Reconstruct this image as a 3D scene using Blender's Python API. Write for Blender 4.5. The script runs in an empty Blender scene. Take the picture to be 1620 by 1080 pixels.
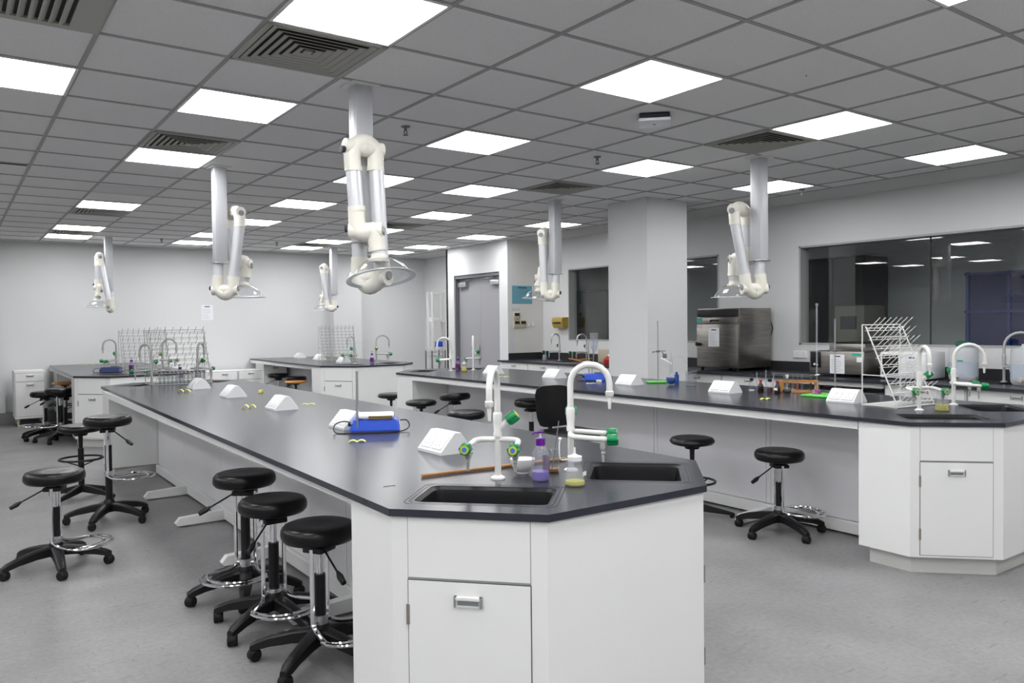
import bpy, bmesh, math, random
from mathutils import Vector, Matrix
random.seed(7)
C = bpy.context.scene.collection
sc = bpy.context.scene
PI = math.pi

# ------------------------------------------------------------------ camera
YAW, PITCH, ROLL = 0.62194, -0.02270, -0.01056
H = 1.47
CEIL = 2.844
camd = bpy.data.cameras.new('camera')
camd.sensor_width = 36.0
camd.sensor_fit = 'HORIZONTAL'
camd.lens = 1246.03 / 1620 * 36.0
camd.clip_start = 0.05
cam = bpy.data.objects.new('camera', camd)
C.objects.link(cam)
F_ = Vector((math.sin(YAW) * math.cos(PITCH), math.cos(YAW) * math.cos(PITCH), math.sin(PITCH)))
R0 = Vector((math.cos(YAW), -math.sin(YAW), 0))
U0 = R0.cross(F_)
R_ = R0 * math.cos(ROLL) + U0 * math.sin(ROLL)
U_ = U0 * math.cos(ROLL) - R0 * math.sin(ROLL)
cam.matrix_world = Matrix(((R_.x, U_.x, -F_.x, 0), (R_.y, U_.y, -F_.y, 0), (R_.z, U_.z, -F_.z, H), (0, 0, 0, 1)))
sc.camera = cam

# ------------------------------------------------------------------ world, view
w = bpy.data.worlds.new('world'); sc.world = w; w.use_nodes = True
w.node_tree.nodes['Background'].inputs[0].default_value = (0.02, 0.02, 0.025, 1)
w.node_tree.nodes['Background'].inputs[1].default_value = 0.3
sc.view_settings.view_transform = 'Standard'
sc.view_settings.look = 'None'
sc.view_settings.gamma = 1
sc.view_settings.exposure = 1.52
sc.view_settings.use_curve_mapping = False
PANEL_STRENGTH = 5.6
try:
    sc.cycles.max_bounces = 8; sc.cycles.diffuse_bounces = 4; sc.cycles.glossy_bounces = 4
    sc.cycles.transparent_max_bounces = 16; sc.cycles.caustics_reflective = False
    sc.cycles.caustics_refractive = False; sc.cycles.sample_clamp_indirect = 4
    sc.cycles.use_denoising = True
except Exception: pass

# ------------------------------------------------------------------ materials
MATS = {}
def mat(name, col, rough=0.5, metal=0.0, spec=0.5, noise=None, bump=None, emit=None, coat=0.0, trans=0.0):
    m = bpy.data.materials.new(name); m.use_nodes = True
    nt = m.node_tree; b = nt.nodes['Principled BSDF']
    b.inputs['Base Color'].default_value = (*col, 1)
    b.inputs['Roughness'].default_value = rough
    b.inputs['Metallic'].default_value = metal
    b.inputs['Specular IOR Level'].default_value = spec
    b.inputs['Coat Weight'].default_value = coat
    b.inputs['Transmission Weight'].default_value = trans
    tc = nt.nodes.new('ShaderNodeTexCoord')
    if noise:                                   # (scale, amount, detail, stretch)
        sc_, amt, det, st = noise
        mp = nt.nodes.new('ShaderNodeMapping'); mp.inputs['Scale'].default_value = st
        nz = nt.nodes.new('ShaderNodeTexNoise'); nz.inputs['Scale'].default_value = sc_; nz.inputs['Detail'].default_value = det
        nt.links.new(tc.outputs['Object'], mp.inputs['Vector']); nt.links.new(mp.outputs[0], nz.inputs['Vector'])
        cr = nt.nodes.new('ShaderNodeValToRGB')
        cr.color_ramp.elements[0].position = 0.3; cr.color_ramp.elements[1].position = 0.7
        cr.color_ramp.elements[0].color = (*[max(0, c * (1 - amt)) for c in col], 1)
        cr.color_ramp.elements[1].color = (*[min(1, c * (1 + amt)) for c in col], 1)
        nt.links.new(nz.outputs['Fac'], cr.inputs[0]); nt.links.new(cr.outputs[0], b.inputs['Base Color'])
    if bump:                                    # (scale, strength)
        nz2 = nt.nodes.new('ShaderNodeTexNoise'); nz2.inputs['Scale'].default_value = bump[0]; nz2.inputs['Detail'].default_value = 4
        nt.links.new(tc.outputs['Object'], nz2.inputs['Vector'])
        bp = nt.nodes.new('ShaderNodeBump'); bp.inputs['Strength'].default_value = bump[1]; bp.inputs['Distance'].default_value = 0.01
        nt.links.new(nz2.outputs['Fac'], bp.inputs['Height']); nt.links.new(bp.outputs[0], b.inputs['Normal'])
    if emit:
        b.inputs['Emission Color'].default_value = (*emit[0], 1); b.inputs['Emission Strength'].default_value = emit[1]
    MATS[name] = m
    return m
def thin_glass(name, tint=(0.97, 0.98, 0.98), ior=1.45, rough=0.0, milk=0.0):
    m = bpy.data.materials.new(name); m.use_nodes = True; nt = m.node_tree
    for n in list(nt.nodes): nt.nodes.remove(n)
    o = nt.nodes.new('ShaderNodeOutputMaterial'); mx = nt.nodes.new('ShaderNodeMixShader')
    fr = nt.nodes.new('ShaderNodeFresnel'); ge = nt.nodes.new('ShaderNodeNewGeometry')
    mr = nt.nodes.new('ShaderNodeMapRange'); mr.inputs['To Min'].default_value = ior; mr.inputs['To Max'].default_value = 1 / ior
    nt.links.new(ge.outputs['Backfacing'], mr.inputs['Value']); nt.links.new(mr.outputs['Result'], fr.inputs['IOR'])
    tr = nt.nodes.new('ShaderNodeBsdfTransparent'); tr.inputs[0].default_value = (*tint, 1)
    gl = nt.nodes.new('ShaderNodeBsdfGlossy'); gl.inputs['Roughness'].default_value = rough
    nt.links.new(fr.outputs[0], mx.inputs[0]); nt.links.new(tr.outputs[0], mx.inputs[1]); nt.links.new(gl.outputs[0], mx.inputs[2])
    if milk:
        df = nt.nodes.new('ShaderNodeBsdfDiffuse'); df.inputs[0].default_value = (0.85, 0.87, 0.9, 1)
        m2 = nt.nodes.new('ShaderNodeMixShader'); m2.inputs[0].default_value = milk
        nt.links.new(mx.outputs[0], m2.inputs[1]); nt.links.new(df.outputs[0], m2.inputs[2]); nt.links.new(m2.outputs[0], o.inputs[0])
    else: nt.links.new(mx.outputs[0], o.inputs[0])
    MATS[name] = m
    return m
mat('wall', (0.70, 0.705, 0.71), 0.75, bump=(90, 0.08))
mat('wall_warm', (0.74, 0.73, 0.70), 0.75, bump=(90, 0.08))
mat('gypsum', (0.62, 0.62, 0.61), 0.85)
mat('tile', (0.86, 0.855, 0.85), 0.9, noise=(350, 0.10, 3, (1, 1, 1)), bump=(400, 0.25))
mat('tile_pale', (0.72, 0.73, 0.74), 0.8)
mat('tbar', (0.36, 0.37, 0.355), 0.5)
mat('vinyl_floor', (0.255, 0.25, 0.253), 0.42, spec=0.4, noise=(2.2, 0.14, 9, (1, 1, 1)), bump=(30, 0.05))
def floor_detail():
    m = MATS['vinyl_floor']; nt = m.node_tree; b = nt.nodes['Principled BSDF']; tc = [n for n in nt.nodes if n.type == 'TEX_COORD'][0]
    src = b.inputs['Base Color'].links[0].from_socket
    def layer(src, scale, stretch, rot, lo, hi, dark, detail=6):
        mp = nt.nodes.new('ShaderNodeMapping'); mp.inputs['Scale'].default_value = stretch; mp.inputs['Rotation'].default_value = (0, 0, rot)
        nz = nt.nodes.new('ShaderNodeTexNoise'); nz.inputs['Scale'].default_value = scale; nz.inputs['Detail'].default_value = detail
        mr = nt.nodes.new('ShaderNodeMapRange'); mr.inputs['From Min'].default_value = lo; mr.inputs['From Max'].default_value = hi
        mr.inputs['To Min'].default_value = 1.0; mr.inputs['To Max'].default_value = dark
        mx = nt.nodes.new('ShaderNodeVectorMath'); mx.operation = 'SCALE'
        nt.links.new(tc.outputs['Object'], mp.inputs['Vector']); nt.links.new(mp.outputs[0], nz.inputs['Vector']); nt.links.new(nz.outputs['Fac'], mr.inputs['Value'])
        nt.links.new(src, mx.inputs[0]); nt.links.new(mr.outputs['Result'], mx.inputs['Scale']); return mx.outputs[0]
    o = layer(src, 38, (1, 1, 1), 0, 0.35, 0.65, 0.86, 8)
    o = layer(o, 7, (1, 7, 1), 0.5, 0.64, 0.71, 0.74, 2)
    o = layer(o, 9, (9, 1, 1), 0.9, 0.65, 0.72, 0.74, 2)
    o = layer(o, 11, (1, 10, 1), -0.6, 0.70, 0.76, 1.25, 2)
    nt.links.new(o, b.inputs['Base Color'])
floor_detail()
mat('skirting', (0.22, 0.225, 0.23), 0.5)
mat('epoxy', (0.036, 0.038, 0.050), 0.21, spec=0.25, noise=(5, 0.18, 6, (1, 1, 1)), bump=(14, 0.03))
mat('epoxy_edge', (0.022, 0.022, 0.025), 0.45)
mat('basin', (0.006, 0.006, 0.008), 0.4, spec=0.3)
mat('laminate', (0.83, 0.835, 0.83), 0.42, spec=0.45)
mat('panel', (0.80, 0.80, 0.83), 0.3, spec=0.5)
mat('seam', (0.05, 0.05, 0.05), 0.8)
mat('plinth', (0.62, 0.62, 0.60), 0.5)
mat('steel', (0.60, 0.60, 0.61), 0.28, metal=1.0)
mat('brass', (0.55, 0.38, 0.14), 0.25, metal=1.0)
mat('brushed', (0.33, 0.31, 0.285), 0.34, metal=1.0, noise=(3, 0.18, 5, (1, 1, 14)))
mat('chrome', (0.80, 0.80, 0.82), 0.09, metal=1.0)
mat('alu', (0.66, 0.67, 0.70), 0.38, metal=0.5)
mat('post_alu', (0.56, 0.57, 0.60), 0.42, metal=0.15)
mat('cream', (0.80, 0.78, 0.70), 0.38)
mat('black_plastic', (0.006, 0.006, 0.007), 0.40, spec=0.35)
mat('leather', (0.0045, 0.0045, 0.005), 0.30, spec=0.30, bump=(60, 0.10))
mat('hinge_grey', (0.22, 0.20, 0.17), 0.4)
mat('rubber', (0.007, 0.007, 0.007), 0.6, spec=0.3)
mat('grey_plastic', (0.25, 0.26, 0.28), 0.4)
mat('white_plastic', (0.82, 0.83, 0.84), 0.35)
mat('white_coat', (0.80, 0.80, 0.78), 0.35)
mat('wire_grey', (0.42, 0.43, 0.42), 0.4)
mat('green', (0.0, 0.22, 0.07), 0.3)
mat('dark_green', (0.0, 0.085, 0.045), 0.4)
mat('yellow', (0.62, 0.60, 0.05), 0.4)
mat('blue_dot', (0.05, 0.20, 0.75), 0.4)
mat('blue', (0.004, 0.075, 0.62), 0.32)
mat('navy', (0.01, 0.03, 0.16), 0.35)
mat('teal', (0.02, 0.42, 0.32), 0.6)
mat('purple', (0.12, 0.005, 0.26), 0.35)
mat('label_purple', (0.13, 0.01, 0.12), 0.5)
mat('lime', (0.13, 0.62, 0.10), 0.4)
mat('tape', (0.72, 0.72, 0.16), 0.7)
mat('wood', (0.36, 0.17, 0.055), 0.5, noise=(6, 0.3, 4, (1, 8, 8)))
mat('wood_orange', (0.55, 0.24, 0.05), 0.5, noise=(8, 0.2, 4, (1, 8, 1)))
mat('door_grey', (0.36, 0.36, 0.385), 0.45)
mat('frame_grey', (0.15, 0.155, 0.165), 0.45)
mat('win_frame', (0.42, 0.43, 0.42), 0.45)
mat('paper', (0.83, 0.84, 0.87), 0.8)
mat('ink', (0.05, 0.05, 0.12), 0.8)
mat('ink_grey', (0.35, 0.36, 0.42), 0.8)
mat('blue_paper', (0.13, 0.36, 0.45), 0.8)
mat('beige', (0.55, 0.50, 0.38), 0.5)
mat('dryer_gold', (0.42, 0.30, 0.06), 0.35)
mat('porcelain', (0.85, 0.84, 0.82), 0.25)
mat('liquid_yellow', (0.72, 0.66, 0.0), 0.15)
mat('liquid_purple', (0.30, 0.22, 0.72), 0.15)
mat('liquid_magenta', (0.35, 0.005, 0.25), 0.15)
mat('liquid_black', (0.006, 0.008, 0.02), 0.12)
mat('liquid_red', (0.10, 0.006, 0.008), 0.15)
mat('liquid_brown', (0.35, 0.16, 0.03), 0.3)
mat('liquid_orange', (0.65, 0.13, 0.02), 0.2)
mat('liquid_blue', (0.01, 0.07, 0.38), 0.12)
mat('amber_glass', (0.018, 0.005, 0.003), 0.08)
mat('red_plastic', (0.48, 0.03, 0.02), 0.35)
mat('milky', (0.66, 0.69, 0.72), 0.35, trans=0.25)
mat('milky_liquid', (0.46, 0.52, 0.60), 0.35)
mat('vent_grey', (0.42, 0.42, 0.38), 0.5)
mat('vent_dark', (0.03, 0.03, 0.028), 0.9)
mat('detector_dark', (0.02, 0.022, 0.035), 0.5)
mat('diffuser', (0.9, 0.9, 0.9), 0.6, emit=((1.0, 1.0, 1.0), PANEL_STRENGTH))
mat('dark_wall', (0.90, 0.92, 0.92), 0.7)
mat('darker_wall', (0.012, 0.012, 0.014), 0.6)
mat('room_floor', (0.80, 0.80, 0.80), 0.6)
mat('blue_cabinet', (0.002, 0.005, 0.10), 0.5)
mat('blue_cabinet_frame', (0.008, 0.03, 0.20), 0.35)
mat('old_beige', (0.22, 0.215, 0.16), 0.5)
thin_glass('glass', (0.88, 0.90, 0.91), 1.65, milk=0.03)
thin_glass('clear_plastic', (0.88, 0.88, 0.93), 1.55, 0.05, milk=0.10)
thin_glass('dome_glass', (0.90, 0.91, 0.92), 1.6, milk=0.05)
thin_glass('pane', (0.95, 0.97, 0.975), 1.62)
thin_glass('soft_plastic', (0.84, 0.86, 0.92), 1.5, 0.15, milk=0.19)
thin_glass('dome_rim', (0.85, 0.86, 0.87), 1.5, 0.1, milk=0.42)

# ------------------------------------------------------------------ mesh helpers
class MB:
    def __init__(s): s.bm = bmesh.new()
    def _x(s, vs, M):
        if M is not None:
            for v in vs: v.co = M @ v.co
    def box(s, x0, x1, y0, y1, z0, z1, M=None, bev=0):
        r = bmesh.ops.create_cube(s.bm, size=1.0); vs = r['verts']
        for v in vs: v.co = Vector(((x0 + x1) / 2 + v.co.x * (x1 - x0), (y0 + y1) / 2 + v.co.y * (y1 - y0), (z0 + z1) / 2 + v.co.z * (z1 - z0)))
        if bev:
            es = list({e for v in vs for e in v.link_edges})
            r2 = bmesh.ops.bevel(s.bm, geom=es, offset=bev, segments=2, affect='EDGES', profile=0.5)
            vs = list({v for f in r2['faces'] for v in f.verts} | {v for v in vs if v.is_valid})
        s._x(vs, M); return s
    def prism(s, poly, z0, z1, M=None, cap=True):
        a = [s.bm.verts.new((x, y, z0)) for x, y in poly]; b = [s.bm.verts.new((x, y, z1)) for x, y in poly]
        n = len(poly)
        for i in range(n): s.bm.faces.new((a[i], a[(i + 1) % n], b[(i + 1) % n], b[i]))
        if cap: s.bm.faces.new(list(reversed(a))); s.bm.faces.new(b)
        s._x(a + b, M); return s
    def lathe(s, prof, M=None, seg=24, cap=True):
        rings = []; allv = []
        for r, z in prof:
            if r < 1e-5: ring = [s.bm.verts.new((0, 0, z))]
            else: ring = [s.bm.verts.new((r * math.cos(2 * PI * k / seg), r * math.sin(2 * PI * k / seg), z)) for k in range(seg)]
            rings.append(ring); allv += ring
        for a, b in zip(rings, rings[1:]):
            for k in range(seg):
                k2 = (k + 1) % seg
                if len(a) == 1 and len(b) == 1: break
                if len(a) == 1: s.bm.faces.new((a[0], b[k2], b[k]))
                elif len(b) == 1: s.bm.faces.new((a[k], a[k2], b[0]))
                else: s.bm.faces.new((a[k], a[k2], b[k2], b[k]))
        if cap:
            for ring in (rings[0], rings[-1]):
                if len(ring) > 1:
                    try: s.bm.faces.new(ring)
                    except ValueError: pass
        s._x(allv, M); return s
    def tube(s, pts, r, seg=10, closed=False, cap=True, r1=None):
        P = [Vector(p) for p in pts]; n = len(P); rings = []; prev = None
        for i, p in enumerate(P):
            if closed: t = (P[(i + 1) % n] - P[i - 1]).normalized()
            elif i == 0: t = (P[1] - P[0]).normalized()
            elif i == n - 1: t = (P[-1] - P[-2]).normalized()
            else: t = ((P[i + 1] - p).normalized() + (p - P[i - 1]).normalized()).normalized()
            if prev is None:
                a = Vector((0, 0, 1)) if abs(t.z) < 0.9 else Vector((1, 0, 0)); u = t.cross(a).normalized()
            else: u = (prev - t * prev.dot(t)).normalized()
            prev = u; v = t.cross(u)
            rr = r[i] if isinstance(r, (list, tuple)) else (r if r1 is None else r + (r1 - r) * i / (n - 1))
            rings.append([s.bm.verts.new(p + (u * math.cos(2 * PI * k / seg) + v * math.sin(2 * PI * k / seg)) * rr) for k in range(seg)])
        m = n if closed else n - 1
        for i in range(m):
            a = rings[i]; b = rings[(i + 1) % n]
            for k in range(seg):
                k2 = (k + 1) % seg
                s.bm.faces.new((a[k], a[k2], b[k2], b[k]))
        if cap and not closed:
            s.bm.faces.new(list(reversed(rings[0]))); s.bm.faces.new(rings[-1])
        return s
    def cyl(s, p0, p1, r0, r1=None, seg=16): return s.tube([p0, p1], [r0, r0 if r1 is None else r1], seg)
    def ball(s, c, r, sx=1, sy=1, sz=1, seg=14):
        q = bmesh.ops.create_uvsphere(s.bm, u_segments=seg, v_segments=max(6, seg // 2), radius=r)
        for v in q['verts']: v.co = Vector((v.co.x * sx + c[0], v.co.y * sy + c[1], v.co.z * sz + c[2]))
        return s
    def build(s, name, m, parent=None, label=None, smooth=True):
        bm = s.bm
        bmesh.ops.recalc_face_normals(bm, faces=bm.faces)
        if smooth:
            for f in bm.faces: f.smooth = True
            for e in bm.edges:
                if len(e.link_faces) == 2 and e.calc_face_angle(0) > 0.62: e.smooth = False
        me = bpy.data.meshes.new(name); bm.to_mesh(me); bm.free()
        me.materials.append(MATS[m])
        o = bpy.data.objects.new(name, me); C.objects.link(o)
        if parent: o.parent = parent
        if label: o['label'] = label
        return o
def tag(o, label=None, cat=None, group=None, kind=None):
    if label: o['label'] = label
    if cat: o['category'] = cat
    if group: o['group'] = group
    if kind: o['kind'] = kind
    return o
def thing(name, label, cat, loc=(0, 0, 0), rz=0, group=None):
    o = bpy.data.objects.new(name, None); o.empty_display_size = 0.05; C.objects.link(o)
    o.location = loc; o.rotation_euler = (0, 0, rz)
    return tag(o, label, cat, group)
def copy_tree(o, parent=None):
    c = o.copy(); C.objects.link(c)
    if parent: c.parent = parent
    for ch in list(o.children): copy_tree(ch, c)
    return c
def again(proto, used, loc, rz, label):
    o = proto if not used else copy_tree(proto)
    used.append(1)
    o.location = loc; o.rotation_euler = (0, 0, rz); o['label'] = label
    return o
def struct(name, mb, m, label=None, smooth=False):
    o = mb.build(name, m, None, smooth=smooth); o['kind'] = 'structure'
    if label: o['label'] = label
    return o
def TR(x=0, y=0, z=0): return Matrix.Translation((x, y, z))
def RZ(a): return Matrix.Rotation(a, 4, 'Z')
def RX(a): return Matrix.Rotation(a, 4, 'X')
def RY(a): return Matrix.Rotation(a, 4, 'Y')
def arc(c, r, a0, a1, n, ax='xz'):
    out = []
    for i in range(n + 1):
        a = a0 + (a1 - a0) * i / n
        if ax == 'xz': out.append((c[0] + r * math.cos(a), c[1], c[2] + r * math.sin(a)))
        else: out.append((c[0] + r * math.cos(a), c[1] + r * math.sin(a), c[2]))
    return out
def smooth_path(pts, n=4, sub=True):
    P = [Vector(p) for p in pts]; out = []
    for i in range(len(P) - 1):
        p0 = P[max(i - 1, 0)]; p1 = P[i]; p2 = P[i + 1]; p3 = P[min(i + 2, len(P) - 1)]
        for k in range(n):
            t = k / n
            out.append(0.5 * ((2 * p1) + (p2 - p0) * t + (2 * p0 - 5 * p1 + 4 * p2 - p3) * t * t + (3 * p1 - p0 - 3 * p2 + p3) * t ** 3))
    out.append(P[-1]); return out

# ------------------------------------------------------------------ the room
GX, GY = 0.597, 3.517            # ceiling grid origin
XW = 8.2                          # window wall
YB = 14.6                         # back wall
XL, YF = -5.4, -4.9
struct('floor', MB().box(XL, XW + 0.1, YF, YB + 0.1, -0.1, 0), 'vinyl_floor', 'mottled grey vinyl floor')
struct('ceiling', MB().box(XL, GX + 11.5 * 0.6, YF, YB - 0.2, CEIL, CEIL + 0.1), 'tile')
struct('ceiling_border_right', MB().box(GX + 11.5 * 0.6, XW + 0.1, YF, YB + 0.1, CEIL, CEIL + 0.1), 'gypsum')
struct('ceiling_border_back', MB().box(XL, GX + 11.5 * 0.6, YB - 0.2, YB + 0.1, CEIL, CEIL + 0.1), 'gypsum')
g = MB()
for c in range(-10, 12):
    x = GX + c * 0.6
    g.box(x - 0.011, x + 0.011, YF, YB - 0.2, CEIL - 0.006, CEIL)
for r in range(-14, 19):
    y = GY + r * 0.6
    g.box(XL, GX + 11.5 * 0.6, y - 0.011, y + 0.011, CEIL - 0.0055, CEIL)
g.box(GX + 11.5 * 0.6 - 0.02, GX + 11.5 * 0.6, YF, YB - 0.2, CEIL - 0.006, CEIL)
struct('trim_1', g, 'tbar', 'grey metal ceiling grid')
struct('wall_back', MB().box(XL, XW + 0.1, YB, YB + 0.1, 0, CEIL), 'wall')
struct('wall_back_pier', MB().box(6.08, 6.66, YB - 0.22, YB, 0, CEIL), 'wall')
struct('wall_left_return', MB().box(0.3, 0.71, YB - 0.12, YB, 0, CEIL), 'wall')
struct('wall_left', MB().box(XL - 0.1, XL, YF, YB, 0, CEIL), 'wall')
struct('wall_front', MB().box(XL, XW, YF - 0.1, YF, 0, CEIL), 'wall')
struct('baseboard_back', MB().box(XL, 6.0, YB - 0.135, YB, 0, 0.17), 'skirting')
# block that holds the double door
DX = 7.47
wd = MB()
wd.box(DX, DX + 0.14, 12.21, 12.47, 0, CEIL).box(DX, DX + 0.14, 10.53, 10.77, 0, CEIL).box(DX, DX + 0.14, 10.77, 12.21, 2.34, CEIL)
wd.box(DX, XW, 12.42, 12.47, 0, CEIL)
struct('wall_door', wd, 'wall')
struct('wall_poster', MB().box(DX + 0.14, XW, 10.53, 10.6, 0, CEIL), 'wall_warm')
dr = MB().box(DX + 0.10, DX + 0.14, 10.80, 11.488, 0.01, 2.28).box(DX + 0.10, DX + 0.14, 11.492, 12.18, 0.01, 2.28)
d1 = struct('door_1', dr, 'door_grey', 'grey double door')
df = MB().box(DX + 0.02, DX + 0.15, 10.77, 10.80, 0, 2.31).box(DX + 0.02, DX + 0.15, 12.18, 12.21, 0, 2.31).box(DX + 0.02, DX + 0.15, 10.77, 12.21, 2.28, 2.34)
df.build('door_frame', 'frame_grey', d1)
for s, y in ((1, 10.84), (-1, 12.14)):
    k = MB().box(DX + 0.035, DX + 0.1, min(y, y + s * 0.26), max(y, y + s * 0.26), 2.13, 2.21, bev=0.006)
    k.tube([(DX + 0.06, y + s * 0.2, 2.215), (DX + 0.03, y + s * 0.42, 2.245), (DX + 0.05, y + s * 0.18, 2.27)], 0.009, 6)
    k.build('door_closer', 'steel', d1)
MB().box(DX + 0.085, DX + 0.1, 11.52, 11.57, 0.93, 1.11, bev=0.003).tube([(DX + 0.085, 11.545, 1.04), (DX + 0.04, 11.545, 1.04), (DX + 0.04, 11.43, 1.04)], 0.011, 8).build('door_handle', 'steel', d1)
# window wall
WZ0, WZ1 = 1.185, 2.345
W1 = (6.79, 9.86); W2 = (1.2, 5.60)
ww = MB()
ww.box(XW, XW + 0.16, YF, YB, 0, WZ0).box(XW, XW + 0.16, YF, YB, WZ1, CEIL)
for a, b in ((YF, W2[0]), (W2[1], W1[0]), (W1[1], 10.6), (10.6, YB)):
    ww.box(XW, XW + 0.16, a, b, WZ0, WZ1)
struct('wall_right', ww, 'wall')
for i, (a, b) in enumerate((W1, W2)):
    p = struct('window_%d' % (i + 1), MB().box(XW + 0.105, XW + 0.113, a + 0.02, b - 0.02, WZ0 + 0.02, WZ1 - 0.02), 'pane', 'clear glass pane of the interior window')
    f = MB()
    f.box(XW - 0.004, XW + 0.16, a, a + 0.022, WZ0, WZ1).box(XW - 0.004, XW + 0.16, b - 0.022, b, WZ0, WZ1)
    f.box(XW - 0.004, XW + 0.16, a, b, WZ0, WZ0 + 0.022).box(XW - 0.004, XW + 0.16, a, b, WZ1 - 0.022, WZ1)
    f.build('window_frame', 'win_frame', p)
    if i == 1: MB().box(XW + 0.100, XW + 0.118, 4.115, 4.123, WZ0, WZ1).build('glass_joint', 'seam', p)
# pillar
struct('wall_pillar', MB().box(6.265, 6.905, 6.175, 6.80, 0, CEIL), 'wall')
# dark room behind the windows
XR = 10.9
nr = MB().box(XR, XR + 0.1, -1, 13, 0, CEIL).box(XW + 0.16, XR, 13, 13.1, 0, CEIL).box(XW + 0.16, XR, -1.1, -1, 0, CEIL)
struct('wall_next_room', nr, 'dark_wall')
struct('floor_next_room', MB().box(XW + 0.1, XR + 0.1, -1.1, 13.1, -0.1, 0), 'room_floor')
struct('ceiling_next_room', MB().box(XW + 0.16, XR + 0.1, -1.1, 13.1, CEIL, CEIL + 0.1), 'room_floor')
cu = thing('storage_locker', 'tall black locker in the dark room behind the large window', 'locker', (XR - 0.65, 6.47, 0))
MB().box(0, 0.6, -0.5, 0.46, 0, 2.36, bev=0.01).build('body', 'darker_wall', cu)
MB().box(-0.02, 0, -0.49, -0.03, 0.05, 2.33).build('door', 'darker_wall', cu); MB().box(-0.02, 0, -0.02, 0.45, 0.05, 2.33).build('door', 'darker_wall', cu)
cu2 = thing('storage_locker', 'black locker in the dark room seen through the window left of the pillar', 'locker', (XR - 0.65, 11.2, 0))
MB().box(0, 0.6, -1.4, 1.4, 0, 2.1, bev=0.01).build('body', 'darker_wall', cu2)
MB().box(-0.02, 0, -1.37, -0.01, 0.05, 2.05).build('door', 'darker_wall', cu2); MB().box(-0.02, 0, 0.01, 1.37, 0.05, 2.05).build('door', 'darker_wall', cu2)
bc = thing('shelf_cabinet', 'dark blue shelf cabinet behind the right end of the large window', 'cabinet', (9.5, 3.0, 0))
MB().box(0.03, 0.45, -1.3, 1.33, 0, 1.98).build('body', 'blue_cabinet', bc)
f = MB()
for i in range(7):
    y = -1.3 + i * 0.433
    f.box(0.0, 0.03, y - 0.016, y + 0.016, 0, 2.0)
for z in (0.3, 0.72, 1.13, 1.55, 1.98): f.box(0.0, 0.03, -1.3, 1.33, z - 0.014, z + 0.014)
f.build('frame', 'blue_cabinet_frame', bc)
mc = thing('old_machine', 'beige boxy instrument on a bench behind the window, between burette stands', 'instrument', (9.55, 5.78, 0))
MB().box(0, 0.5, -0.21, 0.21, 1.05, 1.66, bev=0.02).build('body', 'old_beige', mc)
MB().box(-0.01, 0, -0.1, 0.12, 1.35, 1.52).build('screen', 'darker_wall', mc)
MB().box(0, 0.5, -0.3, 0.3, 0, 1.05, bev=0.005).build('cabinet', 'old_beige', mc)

# ------------------------------------------------------------------ ceiling lights
used = []
lt = thing('ceiling_light', '', 'ceiling light', (0, 0, 0), 0, 'square ceiling light panels')
MB().box(-0.284, 0.284, -0.284, 0.284, -0.003, 0.002).build('diffuser', 'diffuser', lt)
fr = MB()
for a in (0, 1, 2, 3): fr.box(-0.299, 0.299, 0.283, 0.299, -0.007, 0.002, M=RZ(a * PI / 2))
fr.build('frame', 'white_coat', lt)
COLS = {-1: 'left-edge row of panels', 1: 'row of panels above the long near bench', 4: 'row of panels above the middle aisle',
        7: 'row of panels above the right-hand benches', 10: 'row of panels nearest the window wall', -4: 'row of panels beyond the left edge', }
ORD = ['nearest', 'second', 'third', 'fourth', 'fifth', 'sixth', 'seventh', 'eighth', 'ninth']
LIGHTS = {-7: [-10, -7, -4, -1, 2, 5, 8, 11], -4: [-10, -7, -4, -1, 2, 5, 8, 11], -1: [-10, -7, -4, -1, 2], 1: [-10, -7, -4, -1, 2, 5, 10, 14, 16], 4: [-10, -7, -4, -1, 2, 5, 8, 11, 14, 16],
          7: [-7, -4, -1, 2, 8, 11, 14, 16], 6: [5], 10: [-7, -4, -1, 2, 8, 11, 14, 16]}
VISROW = {-1: [2], 1: [-1, 2, 5, 10, 14, 16], 4: [-4, -1, 2, 5, 8, 11, 14, 16], 7: [-1, 2, 8, 11, 14, 16], 10: [-1, 2, 8, 11, 14, 16]}
for c, rows in LIGHTS.items():
    for r in rows:
        if c == 6: lab = 'lit ceiling panel standing one tile out of line with the others'
        elif c in VISROW and r in VISROW[c]:
            if c == -1: lab = 'lit square ceiling panel cut by the left edge, below the slatted vent'
            else: lab = '%s lit ceiling panel in the %s' % (ORD[VISROW[c].index(r)], COLS[c])
        else: lab = 'lit square ceiling panel outside the picture, behind or beside the camera'
        again(lt, used, (GX + (c + 0.5) * 0.6, GY + (r + 0.5) * 0.6, CEIL - 0.003), 0, lab)
# pale tile
struct('trim_2', MB().box(GX + 0.61, GX + 1.19, GY + 8.2 * 0.6, GY + 8.99 * 0.6, CEIL - 0.004, CEIL + 0.002), 'tile_pale', 'paler replaced ceiling tile')
struct('trim_3', MB().box(GX - 0.6, GX - 0.02, GY + 7.02 * 0.6, GY + 7.14 * 0.6, CEIL - 0.004, CEIL + 0.002), 'vent_dark', 'dark gap at a ceiling tile')
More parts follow.
